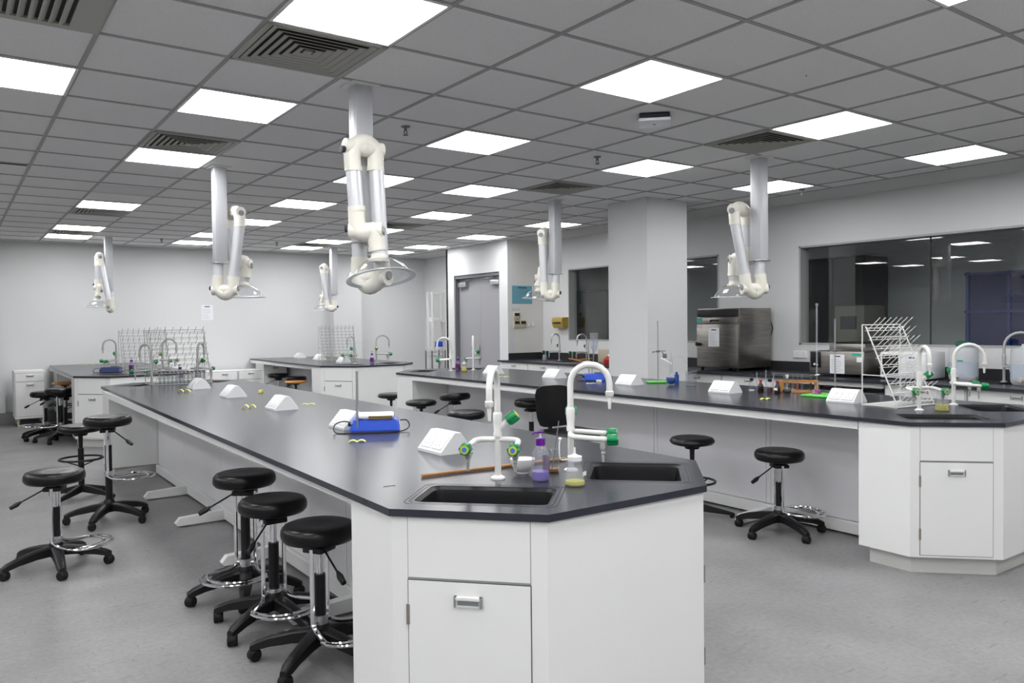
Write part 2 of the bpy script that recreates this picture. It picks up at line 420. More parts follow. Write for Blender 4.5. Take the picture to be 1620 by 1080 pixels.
# vents
used = []
vt = thing('air_vent', '', 'air vent', (0, 0, 0), 0, 'square four-way ceiling vents')
MB().box(-0.29, 0.29, -0.29, 0.29, -0.001, 0.003).build('backing', 'vent_dark', vt)
fr = MB()
for a in range(4): fr.box(-0.297, 0.297, 0.268, 0.297, -0.010, 0.0, M=RZ(a * PI / 2))
fr.build('frame', 'vent_grey', vt)
lv = MB()
for k in range(6):
    ro = 0.262 - k * 0.040; ri = ro - 0.030
    for a in range(4):
        M = RZ(a * PI / 2)
        vs = [lv.bm.verts.new(M @ Vector(p)) for p in ((-ro, ro, -0.010), (ro, ro, -0.010), (ri, ri, -0.002), (-ri, ri, -0.002))]
        lv.bm.faces.new(vs)
        vs2 = [lv.bm.verts.new(M @ Vector(p)) for p in ((-ro, ro, -0.013), (ro, ro, -0.013), (ro, ro, -0.008), (-ro, ro, -0.008))]
        lv.bm.faces.new(vs2)
lv.box(-0.02, 0.02, -0.02, 0.02, -0.008, 0)
lv.build('louvre', 'vent_grey', vt)
VENTS = [(1, 0, 'grey square four-way vent beside the big light panel at top left'), (1, 4, 'grey square four-way vent above the second light panel near the left ceiling post'),
         (1, 11, 'small four-way vent beyond the pale ceiling tile on the left'), (1, 15, 'far left four-way vent between the two last light panels'),
         (7, 4, 'grey-brown square vent left of the pillar top'), (7, 0, 'square four-way vent above the right-hand ceiling post'),
         (7, 10, 'four-way vent in the ceiling behind the front extraction arm'), (7, 15, 'farthest four-way vent, between two light panels over the back middle bench'),
         (4, -6, 'four-way vent behind the camera')]
for c, r, lab in VENTS:
    again(vt, used, (GX + (c + 0.5) * 0.6, GY + (r + 0.5) * 0.6, CEIL - 0.002), 0, lab)
lvn = thing('air_vent', 'large grille of parallel slats in the top left corner of the ceiling', 'air vent', (GX - 0.3, GY + 0.3, CEIL - 0.002))
MB().box(-0.29, 0.29, -0.29, 0.29, -0.001, 0.003).build('backing', 'vent_dark', lvn)
fr = MB(); fr.box(0.18, 0.297, -0.297, 0.297, -0.012, 0).box(-0.297, -0.27, -0.297, 0.297, -0.012, 0).box(-0.27, 0.18, 0.245, 0.297, -0.012, 0).box(-0.27, 0.18, -0.297, -0.245, -0.012, 0)
fr.build('frame', 'vent_grey', lvn)
for k in range(11):
    MB().box(-0.003, 0.003, -0.245, 0.245, -0.021, 0.021, M=TR(-0.245 + k * 0.04, 0, -0.004) @ RY(0.95)).build('slat', 'vent_grey', lvn)
sv = thing('air_vent', 'tiny slatted vent at the far left edge of the ceiling', 'air vent', (GX - 0.32, GY + 14.3 * 0.6, CEIL - 0.002))
MB().box(-0.29, 0.29, -0.1, 0.1, -0.001, 0.003).build('backing', 'vent_dark', sv)
MB().box(-0.29, 0.29, -0.02, 0.0, -0.01, 0).box(-0.29, 0.29, 0.08, 0.1, -0.01, 0).box(-0.29, 0.29, -0.1, -0.08, -0.01, 0).build('slat', 'vent_grey', sv)
# sprinklers and detectors
used = []
sp = thing('sprinkler', '', 'sprinkler', (0, 0, 0), 0, 'ceiling sprinklers')
MB().lathe([(0.0, 0), (0.032, 0), (0.030, -0.006), (0.010, -0.010), (0.010, -0.03)], seg=14).build('escutcheon', 'frame_grey', sp)
MB().tube([(0.010, 0, -0.03), (0.012, 0, -0.045), (0.003, 0, -0.058)], 0.0035, 6).tube([(-0.010, 0, -0.03), (-0.012, 0, -0.045), (-0.003, 0, -0.058)], 0.0035, 6).cyl((0, 0, -0.058), (0, 0, -0.062), 0.018).build('nozzle', 'frame_grey', sp)
for x, y, lab in ((2.61, 4.88, 'small sprinkler head hanging right of the front ceiling post'), (4.40, 4.90, 'sprinkler head between the white detector and the light panel right of centre'),
                  (7.30, 4.95, 'sprinkler head below the light panel at the right-hand ceiling border'), (2.73, 13.1, 'tiny sprinkler head in the far left ceiling near the back wall'),
                  (4.42, 12.75, 'tiny sprinkler head in the far ceiling left of the middle back post'), (6.96, 12.2, 'tiny sprinkler head near the door wall top')):
    again(sp, used, (x, y, CEIL - 0.002), 0, lab)
ap = thing('wireless_access_point', 'white rounded square device on a dark base on the ceiling', 'access point', (3.86, 3.73, CEIL), 0.785)
MB().box(-0.10, 0.10, -0.10, 0.10, -0.034, 0.0, bev=0.014).build('base', 'detector_dark', ap)
MB().box(-0.105, 0.105, -0.105, 0.105, -0.058, -0.034, bev=0.011).build('cover', 'white_plastic', ap)
MB().cyl((0, 0, -0.058), (0, 0, -0.0595), 0.012).build('logo', 'grey_plastic', ap)
sd = thing('smoke_detector', 'flat round detector with a tiny red light on the right ceiling', 'detector', (3.93, 2.635, CEIL))
MB().lathe([(0.0, -0.006), (0.03, -0.006), (0.058, -0.002), (0.06, 0)], seg=24).build('body', 'tile', sd)
MB().ball((0, 0, -0.008), 0.004).build('indicator', 'red_plastic', sd)

# ------------------------------------------------------------------ benches
BT = 0.88; BTH = 0.024
def rrect(cx, cy, w, d, ang, r=0.035, n=4):
    pts = []
    for sx, sy, a0 in ((1, 1, 0), (-1, 1, PI / 2), (-1, -1, PI), (1, -1, 1.5 * PI)):
        for i in range(n + 1):
            a = a0 + PI / 2 * i / n
            pts.append((sx * (w / 2 - r) + r * math.cos(a), sy * (d / 2 - r) + r * math.sin(a)))
    ca, sa = math.cos(ang), math.sin(ang)
    return [(cx + x * ca - y * sa, cy + x * sa + y * ca) for x, y in pts]
def slab(poly, holes, z0, z1):
    mb = MB(); bm = mb.bm
    for z, flip in ((z1, False), (z0, True)):
        es = []
        for loop in [poly] + holes:
            vs = [bm.verts.new((x, y, z)) for x, y in loop]
            es += [bm.edges.new((vs[i], vs[(i + 1) % len(vs)])) for i in range(len(vs))]
        bmesh.ops.triangle_fill(bm, use_beauty=True, use_dissolve=True, edges=es)
    for loop in [poly] + holes:
        n = len(loop)
        for i in range(n):
            a, b = loop[i], loop[(i + 1) % n]
            bm.faces.new([bm.verts.new(p) for p in ((*a, z0), (*b, z0), (*b, z1), (*a, z1))])
    bmesh.ops.remove_doubles(bm, verts=bm.verts, dist=1e-5)
    return mb
def worktop(label, poly, sinks, z1=BT, extra=None):
    holes = [rrect(*s) for s in sinks]
    o = slab(poly, holes, z1 - BTH, z1).build('worktop', 'epoxy', None, smooth=False)
    tag(o, label, 'worktop')
    for (cx, cy, sw, sd_, an) in sinks:
        mb = MB(); bm = mb.bm; rings = []
        for s_, z in ((0.0, z1 - 0.002), (-0.012, z1 - 0.012), (-0.016, z1 - 0.03), (-0.03, z1 - 0.24)):
            rings.append([bm.verts.new((x, y, z)) for x, y in rrect(cx, cy, sw + 2 * s_, sd_ + 2 * s_, an)])
        for a, b in zip(rings, rings[1:]):
            for i in range(len(a)): bm.faces.new((a[i], a[(i + 1) % len(a)], b[(i + 1) % len(a)], b[i]))
        bm.faces.new(rings[-1])
        mb.build('sink_basin', 'basin', o)
        mb = MB(); bm = mb.bm
        for so in (0.012, 0.026):                        # fine groove lines around the sink
            a = [bm.verts.new((x, y, z1 + 0.0006)) for x, y in rrect(cx, cy, sw + 2 * so, sd_ + 2 * so, an)]
            b = [bm.verts.new((x, y, z1 + 0.0006)) for x, y in rrect(cx, cy, sw + 2 * so + 0.006, sd_ + 2 * so + 0.006, an)]
            for i in range(len(a)): bm.faces.new((a[i], a[(i + 1) % len(a)], b[(i + 1) % len(a)], b[i]))
        mb.build('drain_groove', 'basin', o)
        MB().lathe([(0, 0), (0.03, 0), (0.032, 0.004), (0.0, 0.004)], M=TR(cx, cy, z1 - 0.24), seg=16).build('drain', 'steel', o)
    return o
def offs(poly, d):
    n = len(poly); out = []
    for i in range(n):
        p0 = Vector(poly[i - 1]); p = Vector(poly[i]); p1 = Vector(poly[(i + 1) % n])
        a = (p - p0).normalized(); b = (p1 - p).normalized()
        na = Vector((-a.y, a.x)); nb = Vector((-b.y, b.x))
        k = (na + nb) / (1 + na.dot(nb)); q = p + k * d; out.append((q.x, q.y))
    return out
def frameM(p0, p1):
    """x along p0->p1 (left to right seen from outside), y outward, z up"""
    u = Vector((p1[0] - p0[0], p1[1] - p0[1], 0)); L = u.length; u /= L
    n = Vector((u.y, -u.x, 0))
    return Matrix(((u.x, n.x, 0, p0[0]), (u.y, n.y, 0, p0[1]), (0, 0, 1, 0), (0, 0, 0, 1))), L
def handle(parent, M, x, z, w=0.085, h=0.034):
    MB().box(x - w / 2, x + w / 2, -0.001, 0.003, z - h / 2, z + h / 2, M=M).build('handle', 'grey_plastic', parent)
    hm = MB()
    hm.box(x - w / 2, x - w / 2 + 0.007, 0, 0.012, z - h / 2, z + h / 2, M=M).box(x + w / 2 - 0.007, x + w / 2, 0, 0.012, z - h / 2, z + h / 2, M=M)
    hm.box(x - w / 2, x + w / 2, 0.0, 0.014, z + 0.002, z + h / 2, M=M, bev=0.003)
    hm.box(x - w / 2, x + w / 2, 0.002, 0.006, z - h / 2, z - h / 2 + 0.006, M=M)
    hm.build('handle_grip', 'chrome', parent.children[-1] if False else parent)
def door(parent, M, x0, x1, z0, z1, hinge=True, hside=0, name='door', hx=None, hz=None):
    MB().box(x0 - 0.003, x1 + 0.003, -0.002, 0.001, z0 - 0.003, z1 + 0.003, M=M).build('gap_shadow_line', 'seam', parent)
    d = MB().box(x0, x1, -0.001, 0.004, z0, z1, M=M).build(name, 'laminate', parent, smooth=False)
    hx = (x0 + x1) / 2 if hx is None else hx; hz = z1 - 0.058 if hz is None else hz
    M2 = M @ TR(0, 0.004, 0)
    hm = MB(); w, h = 0.088, 0.034
    hm.box(hx - w / 2, hx - w / 2 + 0.008, 0, 0.010, hz - h / 2, hz + h / 2, M=M2).box(hx + w / 2 - 0.008, hx + w / 2, 0, 0.010, hz - h / 2, hz + h / 2, M=M2)
    hm.box(hx - w / 2, hx + w / 2, 0.0, 0.012, hz + 0.004, hz + h / 2, M=M2, bev=0.003)
    hm.box(hx - w / 2, hx + w / 2, 0.0, 0.008, hz - h / 2, hz - h / 2 + 0.004, M=M2)
    hm = hm.build('handle', 'white_coat', d)
    MB().box(hx - w / 2 + 0.002, hx + w / 2 - 0.002, 0.0, 0.002, hz - h / 2 + 0.002, hz + 0.006, M=M2).build('handle_recess', 'grey_plastic', d)
    MB().box(hx - w / 2 - 0.002, hx - w / 2 + 0.006, 0, 0.012, hz - h / 2, hz + h / 2, M=M2).build('handle_end', 'grey_plastic', d)
    MB().box(hx + w / 2 - 0.006, hx + w / 2 + 0.002, 0, 0.012, hz - h / 2, hz + h / 2, M=M2).build('handle_end', 'grey_plastic', d)
    if hinge:
        for z in (z1 - 0.11, z0 + 0.12):
            xx = x0 - 0.002 if hside == 0 else x1 + 0.002
            MB().cyl(M2 @ Vector((xx, 0.0, z - 0.032)), M2 @ Vector((xx, 0.0, z + 0.032)), 0.006, seg=8).build('hinge', 'hinge_grey', d)
    return d
def end_cabinet(label, poly, faces):
    """poly: ccw outline of the carcass; faces: list of (p0,p1) door faces"""
    t = thing('sink_cabinet', label, 'cabinet', (poly[0][0], poly[0][1], 0))
    o = Vector((-poly[0][0], -poly[0][1], 0)); T = Matrix.Translation(o)
    MB().prism(poly, 0.10, BT - BTH, M=T, cap=False).build('carcass', 'laminate', t, smooth=False)
    MB().prism(offs(poly, 0.045), 0.0, 0.10, M=T).build('plinth', 'plinth', t, smooth=False)
    MB().prism(offs(poly, 0.003), 0.10, 0.112, M=T).build('bottom_panel', 'laminate', t, smooth=False)
    for p0, p1 in faces:
        M, L = frameM(p0, p1); M = T @ M
        st = 0.055
        MB().box(st - 0.002, L - st + 0.002, -0.002, 0.0007, 0.65, 0.853, M=M).build('seam_line', 'grey_plastic', t)
        MB().box(st, L - st, -0.002, 0.0015, 0.66, 0.853, M=M).build('false_panel', 'laminate', t, smooth=False)
        door(t, M, st, L - st, 0.115, 0.65)
    return t
def bench_frame(label, xa, xb, pa, pb, y0, y1, fys, seams):
    """xa,xb worktop edges; pa,pb side panel planes"""
    t = thing('bench_frame', label, 'bench', ((pa + pb) / 2, (y0 + y1) / 2, 0))
    T = TR(-(pa + pb) / 2, -(y0 + y1) / 2, 0)
    MB().box(pa + 0.015, pb - 0.015, y0, y1, 0.09, BT - BTH - 0.001, M=T).build('core', 'seam', t)
    ys = [y0] + seams + [y1]
    for x0, x1 in ((pa, pa + 0.012), (pb - 0.012, pb)):
        for a, b in zip(ys, ys[1:]):
            MB().box(x0, x1, a + 0.002, b - 0.002, 0.10, BT - BTH - 0.002, M=T).build('side_panel', 'panel', t, smooth=False)
    for x0, x1 in ((pa - 0.028, pa + 0.02), (pb - 0.02, pb + 0.028)):
        MB().box(x0, x1, y0, y1, 0.015, 0.095, M=T, bev=0.003).build('base_rail', 'laminate', t, smooth=False)
    for y in fys:
        for s, px, ex in ((-1, pa, xa + 0.14), (1, pb, xb - 0.14)):
            a, b = sorted((px, ex))
            tip = ex; m = MB()
            sgn = -1 if s < 0 else 1
            pts = [(px, 0.012), (tip, 0.012), (tip + sgn * 0.012, 0.03), (tip - sgn * 0.02, 0.068), (px, 0.085)]
            m.prism(pts, -0.028, 0.028, M=T @ TR(0, y, 0) @ RX(PI / 2))
            m.build('foot', 'laminate', t, smooth=False)
    for x0, x1 in ((xa + 0.012, xa + 0.032), (xb - 0.032, xb - 0.012)):
        MB().box(x0, x1, y0, y1, BT - BTH - 0.052, BT - BTH - 0.001, M=T).build('edge_rail', 'laminate', t, smooth=False)
    MB().box(xa + 0.03, xb - 0.03, y0, y1, BT - BTH - 0.012, BT - BTH - 0.0015, M=T).build('underside_board', 'laminate', t, smooth=False)
    return t
def in_poly(poly, keep):  # carcass outline slightly inside the worktop
    return offs(poly, keep)

A = [(1.14, 2.28), (1.493, 1.90), (2.215, 1.893), (2.575, 2.26), (2.65, 8.85), (2.30, 9.20), (1.60, 9.22), (1.25, 8.88)]
B = [(4.475, 2.335), (4.835, 1.98), (5.60, 1.98), (5.95, 2.33), (5.97, 8.80), (5.62, 9.15), (4.86, 9.15), (4.50, 8.75)]
Cc = [(4.45, 11.05), (4.80, 10.60), (5.58, 10.60), (5.93, 10.95), (5.93, 14.56), (4.50, 14.56)]
D = [(1.25, 11.05), (1.60, 10.66), (2.30, 10.66), (2.65, 11.0), (2.68, 14.56), (1.32, 14.56)]
Q = PI / 4
worktop('near charcoal worktop with two sinks in the foreground, blue hotplate on it', A,
        [(1.505, 2.255, 0.46, 0.27, -Q), (2.205, 2.245, 0.37, 0.37, -Q), (1.62, 8.85, 0.46, 0.27, Q), (2.28, 8.83, 0.40, 0.30, -Q)])
worktop('right-hand long charcoal worktop carrying the coloured bottles and the test tube rack', B,
        [(4.865, 2.345, 0.46, 0.27, -Q), (5.60, 2.36, 0.42, 0.34, Q), (4.90, 8.78, 0.46, 0.27, Q), (5.55, 8.78, 0.40, 0.30, -Q)])
worktop('charcoal worktop of the back middle bench with the wire rack at the back wall', Cc,
        [(4.88, 11.02, 0.44, 0.26, -Q), (5.52, 10.98, 0.44, 0.26, Q)])
worktop('charcoal worktop of the back left bench next to the white pedestal drawers', D,
        [(1.66, 11.05, 0.44, 0.26, -Q), (2.26, 11.05, 0.44, 0.26, Q)])
def near_end(W, label, yb):
    i = offs(W, 0.012)
    poly = [(i[0][0] + 0.01, yb), i[0], i[1], i[2], i[3], (i[3][0] - 0.005, yb)]
    return end_cabinet(label, poly, [(i[0], i[1]), (i[2], i[3])])
def far_end(W, label, yf):
    i = offs(W, 0.012)
    poly = [(i[7][0], yf), (i[4][0], yf), i[4], i[5], i[6], i[7]]
    return end_cabinet(label, poly, [(i[4], i[5]), (i[6], i[7])])
near_end(A, 'white angled sink cabinet in the foreground with a hinged door at lower left', 2.62)
near_end(B, 'white angled sink cabinet with one door at the right edge of the picture', 2.66)
near_end(Cc, 'white sink cabinet end of the back middle bench', 11.45)
near_end(D, 'white sink cabinet end of the back left bench beside the stacked black stools', 11.42)
far_end(A, 'white sink cabinet under the far end of the near worktop', 8.5)
far_end(B, 'white sink cabinet under the far end of the right-hand worktop', 8.35)
bench_frame('white panelled bench base with splayed feet under the near worktop', 1.20, 2.60, 1.70, 2.14, 2.63, 8.49, [3.75, 4.93, 6.12, 7.25], [3.9, 5.08, 6.26, 7.44])
bench_frame('white panelled bench base under the right-hand worktop behind two black stools', 4.49, 5.95, 5.0, 5.44, 2.67, 8.34, [3.66, 4.9, 6.1, 7.3], [3.66, 3.70, 4.82, 4.86, 6.1, 7.3])
bench_frame('white bench base under the back middle worktop with stools in its knee space', 4.48, 5.91, 5.05, 5.4, 11.46, 14.45, [12.6, 13.8], [12.6, 13.8])
bench_frame('white bench base under the back left worktop', 1.29, 2.65, 1.80, 2.15, 11.43, 14.45, [12.6, 13.8], [12.6, 13.8])

# window-side counter
def poly_box(x0, x1, y0, y1): return [(x0, y0), (x1, y0), (x1, y1), (x0, y1)]
ct = worktop('long black counter under the windows along the right wall', [(7.22, 1.2), (XW - 0.002, 1.2), (XW - 0.002, 10.525), (7.25, 10.525)],
             [(7.80, 9.35, 0.42, 0.34, 0), (7.85, 3.05, 0.36, 0.5, 0)])
MB().box(XW - 0.024, XW - 0.002, 1.2, 10.525, BT, 0.985).box(7.47, XW - 0.002, 10.505, 10.527, BT, 0.985).build('backsplash', 'epoxy_edge', ct)
def drawer_unit(label, x0, x1, y0, y1, zt, rows, face='-x', zb=0.10, casters=False, group=None, name='drawer_cabinet'):
    t = thing(name, label, 'cabinet', ((x0 + x1) / 2, (y0 + y1) / 2, 0), 0, group)
    T = TR(-(x0 + x1) / 2, -(y0 + y1) / 2, 0)
    MB().box(x0, x1, y0, y1, zb, zt, M=T, bev=0.003).build('carcass', 'laminate', t, smooth=False)
    p0, p1 = ((x0, y1), (x0, y0)) if face == '-x' else ((x0, y0), (x1, y0))
    M, L = frameM(p0, p1); M = T @ M
    for a, b in rows:
        door(t, M, 0.012, L - 0.012, a, b, hinge=False, name='drawer', hz=b - 0.045)
    if casters:
        for cx in (x0 + 0.04, x1 - 0.04):
            for cy in (y0 + 0.05, y1 - 0.05):
                c = MB().lathe([(0, -0.013), (0.03, -0.013), (0.034, -0.006), (0.034, 0.006), (0.03, 0.013), (0, 0.013)], M=T @ TR(cx, cy, 0.034) @ RY(PI / 2), seg=14)
                c.box(cx - 0.018, cx + 0.018, cy - 0.02, cy + 0.02, 0.06, zb + 0.002, M=T)
                c.build('caster', 'beige', t)
    else: MB().box(x0 + 0.05, x1, y0 + 0.0, y1 - 0.0, 0.0, zb, M=T).build('plinth', 'plinth', t)
    return t
uy = [10.5, 9.75, 9.0, 8.25, 7.5, 6.75, 6.0, 5.25]
names = ['end unit at the poster wall', 'below the first tap', 'below the looped tap', 'left of the pillar', 'behind the pillar', 'below the steel oven', 'next to the open knee space']
for i in range(7):
    drawer_unit('white cabinet under the window counter, %s' % names[i], 7.29, 8.1, uy[i + 1] + 0.004, uy[i] - 0.004, BT - BTH - 0.002, [(0.12, 0.66), (0.67, 0.845)], group='cabinets under the window counter')
for i, (a, b, nm) in enumerate(((3.3, 4.05, 'behind the white peg rack'), (2.5, 3.296, 'at the right edge of the picture'), (1.25, 2.496, 'outside the right edge'))):
    drawer_unit('white drawer cabinet under the window counter, %s' % nm, 7.29, 8.1, a + 0.004, b - 0.004, BT - BTH - 0.002, [(0.12, 0.60), (0.62, 0.845)], group='cabinets under the window counter')
MB_ = MB().box(7.27, 7.30, 4.055, 5.245, 0.81, BT - BTH - 0.002)
o = MB_.build('counter_rail', 'plinth'); tag(o, 'pale rail under the counter edge over the open knee space', 'rail')
bx = thing('storage_box', 'white box file standing in the knee space under the window counter', 'box', (7.55, 4.62, 0))
MB().box(-0.1, 0.25, -0.38, 0.38, 0.0, 0.74, bev=0.01).build('body', 'white_plastic', bx)
MB().box(-0.102, -0.1, -0.36, 0.36, 0.6, 0.606).build('lid_line', 'grey_plastic', bx)

# pedestals by the back wall
drawer_unit('white mobile pedestal with two drawers at the left end of the back wall', 0.80, 1.20, 13.9, 14.4, 0.835, [(0.15, 0.665), (0.68, 0.80)], face='-y', zb=0.115, casters=True, name='mobile_pedestal')
drawer_unit('shaded white pedestal under the far corner of the back left bench', 1.36, 1.78, 13.95, 14.4, 0.80, [(0.2, 0.6), (0.62, 0.77)], face='-y', zb=0.16, casters=True, name='mobile_pedestal')
for i, nm in enumerate(('leftmost of the row', 'second of the row', 'third of the row', 'fourth of the row, beside the back middle bench')):
    drawer_unit('white drawer pedestal at the back wall, %s' % nm, 2.78 + i * 0.45, 3.22 + i * 0.45, 14.0, 14.45, 0.70, [(0.18, 0.40), (0.415, 0.53), (0.545, 0.685)], face='-y', zb=0.14, casters=True, name='mobile_pedestal', group='white pedestals along the back wall')
drawer_unit('white pedestal tucked under the left end of the back middle worktop', 4.56, 4.98, 13.95, 14.4, 0.80, [(0.18, 0.6), (0.62, 0.77)], face='-y', zb=0.14, casters=True, name='mobile_pedestal')
# open white shelf rack and small table at the back right
sr = thing('shelf_rack', 'tall narrow white shelf rack beside the grey double door', 'shelf', (7.94, 13.62, 0))
f = MB()
for x in (-0.16, 0.15):
    for y in (-0.09, 0.09): f.box(x - 0.018, x + 0.018, y - 0.018, y + 0.018, 0, 2.11)
f.box(-0.16, 0.15, -0.10, -0.08, 2.07, 2.11).box(-0.16, 0.15, 0.08, 0.10, 2.07, 2.11)
f.build('frame', 'white_coat', sr)
for z in (0.35, 1.02, 1.55): MB().box(-0.16, 0.15, -0.09, 0.09, z - 0.03, z, bev=0.004).build('shelf', 'white_coat', sr)
bxx = MB().box(7.80, 7.98, 13.6, 13.78, 1.552, 1.61, bev=0.004).build('white_tray', 'white_plastic'); tag(bxx, 'small white tray on the middle level of the white shelf rack', 'tray')
bxx = MB().box(7.90, 8.02, 13.56, 13.66, 1.022, 1.13, bev=0.004).build('blue_box', 'blue'); tag(bxx, 'small blue box on the lower level of the white shelf rack', 'box')
ms = thing('steel_stand', 'low dark-legged wire stand in front of the white shelf rack', 'stand', (7.62, 13.15, 0))
f = MB()
for x in (-0.15, 0.14):
    for y in (-0.12, 0.12): f.cyl((x, y, 0), (x, y, 0.97), 0.014, seg=8)
f.build('leg', 'frame_grey', ms)
for z in (0.86, 0.94): MB().tube([(-0.15, -0.12, z), (0.14, -0.12, z), (0.14, 0.12, z), (-0.15, 0.12, z)], 0.008, 6, closed=True).build('rail', 'steel', ms)

# ------------------------------------------------------------------ stools
def base5(t, R=0.29, hub=0.15, rot=0, mat_='black_plastic'):
    b = MB()
    b.lathe([(0.0, 0.075), (0.036, 0.075), (0.045, 0.10), (0.040, hub), (0.03, hub + 0.02), (0, hub + 0.02)], seg=16)
    for k in range(5):
        M = RZ(rot + k * 2 * PI / 5)
        secs = [(0.02, 0.038, 0.088, 0.146), (0.12, 0.033, 0.085, 0.134), (R - 0.07, 0.027, 0.070, 0.112), (R - 0.012, 0.025, 0.055, 0.092), (R + 0.016, 0.017, 0.052, 0.076)]
        rings = []
        for x, hw, z0, z1 in secs:
            rings.append([b.bm.verts.new(M @ Vector(p)) for p in ((x, -hw, z0), (x, hw, z0), (x, hw * 0.9, z1 - 0.008), (x, hw * 0.45, z1), (x, -hw * 0.45, z1), (x, -hw * 0.9, z1 - 0.008))])
        for a, c in zip(rings, rings[1:]):
            for i in range(6): b.bm.faces.new((a[i], a[(i + 1) % 6], c[(i + 1) % 6], c[i]))
        b.bm.faces.new(rings[0]); b.bm.faces.new(rings[-1])
    b.build('star_base', mat_, t)
    for k in range(5):
        M = RZ(rot + k * 2 * PI / 5) @ TR(R, 0, 0.027) @ RZ(0.7 + k * 1.9)
        c = MB()
        for s in (-1, 1): c.lathe([(0, -0.008), (0.022, -0.008), (0.027, -0.003), (0.027, 0.003), (0.022, 0.008), (0, 0.008)], M=M @ TR(0, s * 0.015, 0) @ RX(PI / 2), seg=14)
        c.lathe([(0, -0.006), (0.021, -0.006), (0.021, 0.006), (0, 0.006)], M=M @ RX(PI / 2), seg=12)
        c.cyl(M @ Vector((0, 0, 0.01)), M @ Vector((0, 0, 0.045)), 0.008, seg=8)
        c.lathe([(0, -0.020), (0.020, -0.020), (0.0285, -0.012), (0.0285, 0.012), (0.020, 0.020), (0, 0.020)], M=M @ TR(0.0, 0, 0.003) @ RX(PI / 2), seg=16)
        c.build('caster', 'rubber', t)
def seat_mb(r, h, th=0.075, tilt=0.0):
    M = TR(0, 0, h) @ RX(tilt)
    prof = [(0, -th - 0.025), (r * 0.30, -th - 0.025), (r * 0.36, -th - 0.008), (r * 0.80, -th + 0.002), (r * 0.93, -th + 0.008), (r * 1.0, -th + 0.022),
            (r * 1.015, -th * 0.5), (r * 1.0, -0.018), (r * 0.93, -0.003), (r * 0.82, 0.003), (r * 0.4, -0.002), (0, -0.003)]
    return MB().lathe(prof, M=M, seg=36, cap=False)
def stool(label, x, y, h, rz=0.0, ring_dir=0.0, ring_z=0.17, ringed=True, lever=2.4, tilt=0.0, rot=0.0, r=0.18, group='round black lab stools'):
    r *= 0.93
    t = thing('lab_stool', label, 'stool', (x, y, 0), rz, group)
    s = seat_mb(r, h, tilt=tilt).build('seat', 'leather', t)
    base5(t, rot=rot)
    MB().cyl((0, 0, 0.14), (0, 0, h - 0.22), 0.025, seg=16).build('column', 'black_plastic', t)
    MB().cyl((0, 0, h - 0.23), (0, 0, h - 0.09), 0.016, seg=14).build('gas_lift', 'chrome', t)
    MB().box(-0.05, 0.05, -0.055, 0.055, -0.02, 0.006, M=TR(0, 0, h - 0.10) @ RZ(ring_dir), bev=0.006).build('seat_bracket', 'black_plastic', t)
    a = lever; l = MB()
    l.tube([(0.03 * math.cos(a), 0.03 * math.sin(a), h - 0.10), (0.17 * math.cos(a), 0.17 * math.sin(a), h - 0.16)], 0.005, 8)
    l.ball((0, 0, 0), 0.02, 0.7, 1.5, 0.5, 10)
    l.build('lever_arm', 'black_plastic', t) if False else None
    L_ = MB().tube([(0.03 * math.cos(a), 0.03 * math.sin(a), h - 0.095), (0.20 * math.cos(a), 0.20 * math.sin(a), h - 0.185)], 0.0045, 8)
    L_.tube([(0.175 * math.cos(a), 0.175 * math.sin(a), h - 0.17), (0.20 * math.cos(a), 0.20 * math.sin(a), h - 0.186), (0.235 * math.cos(a), 0.235 * math.sin(a), h - 0.205)], [0.006, 0.015, 0.012], 8)
    L_.build('lever', 'black_plastic', t)
    if ringed:
        M = RZ(ring_dir); f = MB(); zr = ring_z
        for s_ in (-1, 1):
            pts = [(0.0, s_ * 0.054, h - 0.10), (0.0, s_ * 0.054, zr + 0.05), (0.012, s_ * 0.060, zr + 0.015), (0.05, s_ * 0.085, zr), (0.13, s_ * 0.15, zr), (0.17, s_ * 0.165, zr)]
            f.tube([M @ Vector(p) for p in smooth_path(pts, 3)], 0.0105, 8)
        for R_2, c0 in ((0.17, 0.155), (0.155, 0.12)):
            pts = [(c0 + R_2 * math.cos(q) * 0.95, R_2 * math.sin(q), zr) for q in [(-PI / 2 + PI * k / 14) for k in range(15)]]
            f.tube([M @ Vector(p) for p in pts], 0.009, 8)
        f.build('footrest', 'chrome', t)
        MB().lathe([(0.026, zr + 0.01), (0.034, zr + 0.01), (0.034, zr + 0.05), (0.026, zr + 0.05)], M=M, seg=16, cap=False).cyl(M @ Vector((0, -0.048, zr + 0.03)), M @ Vector((0, 0.048, zr + 0.03)), 0.012, seg=8).build('collar', 'steel', t)
    return t
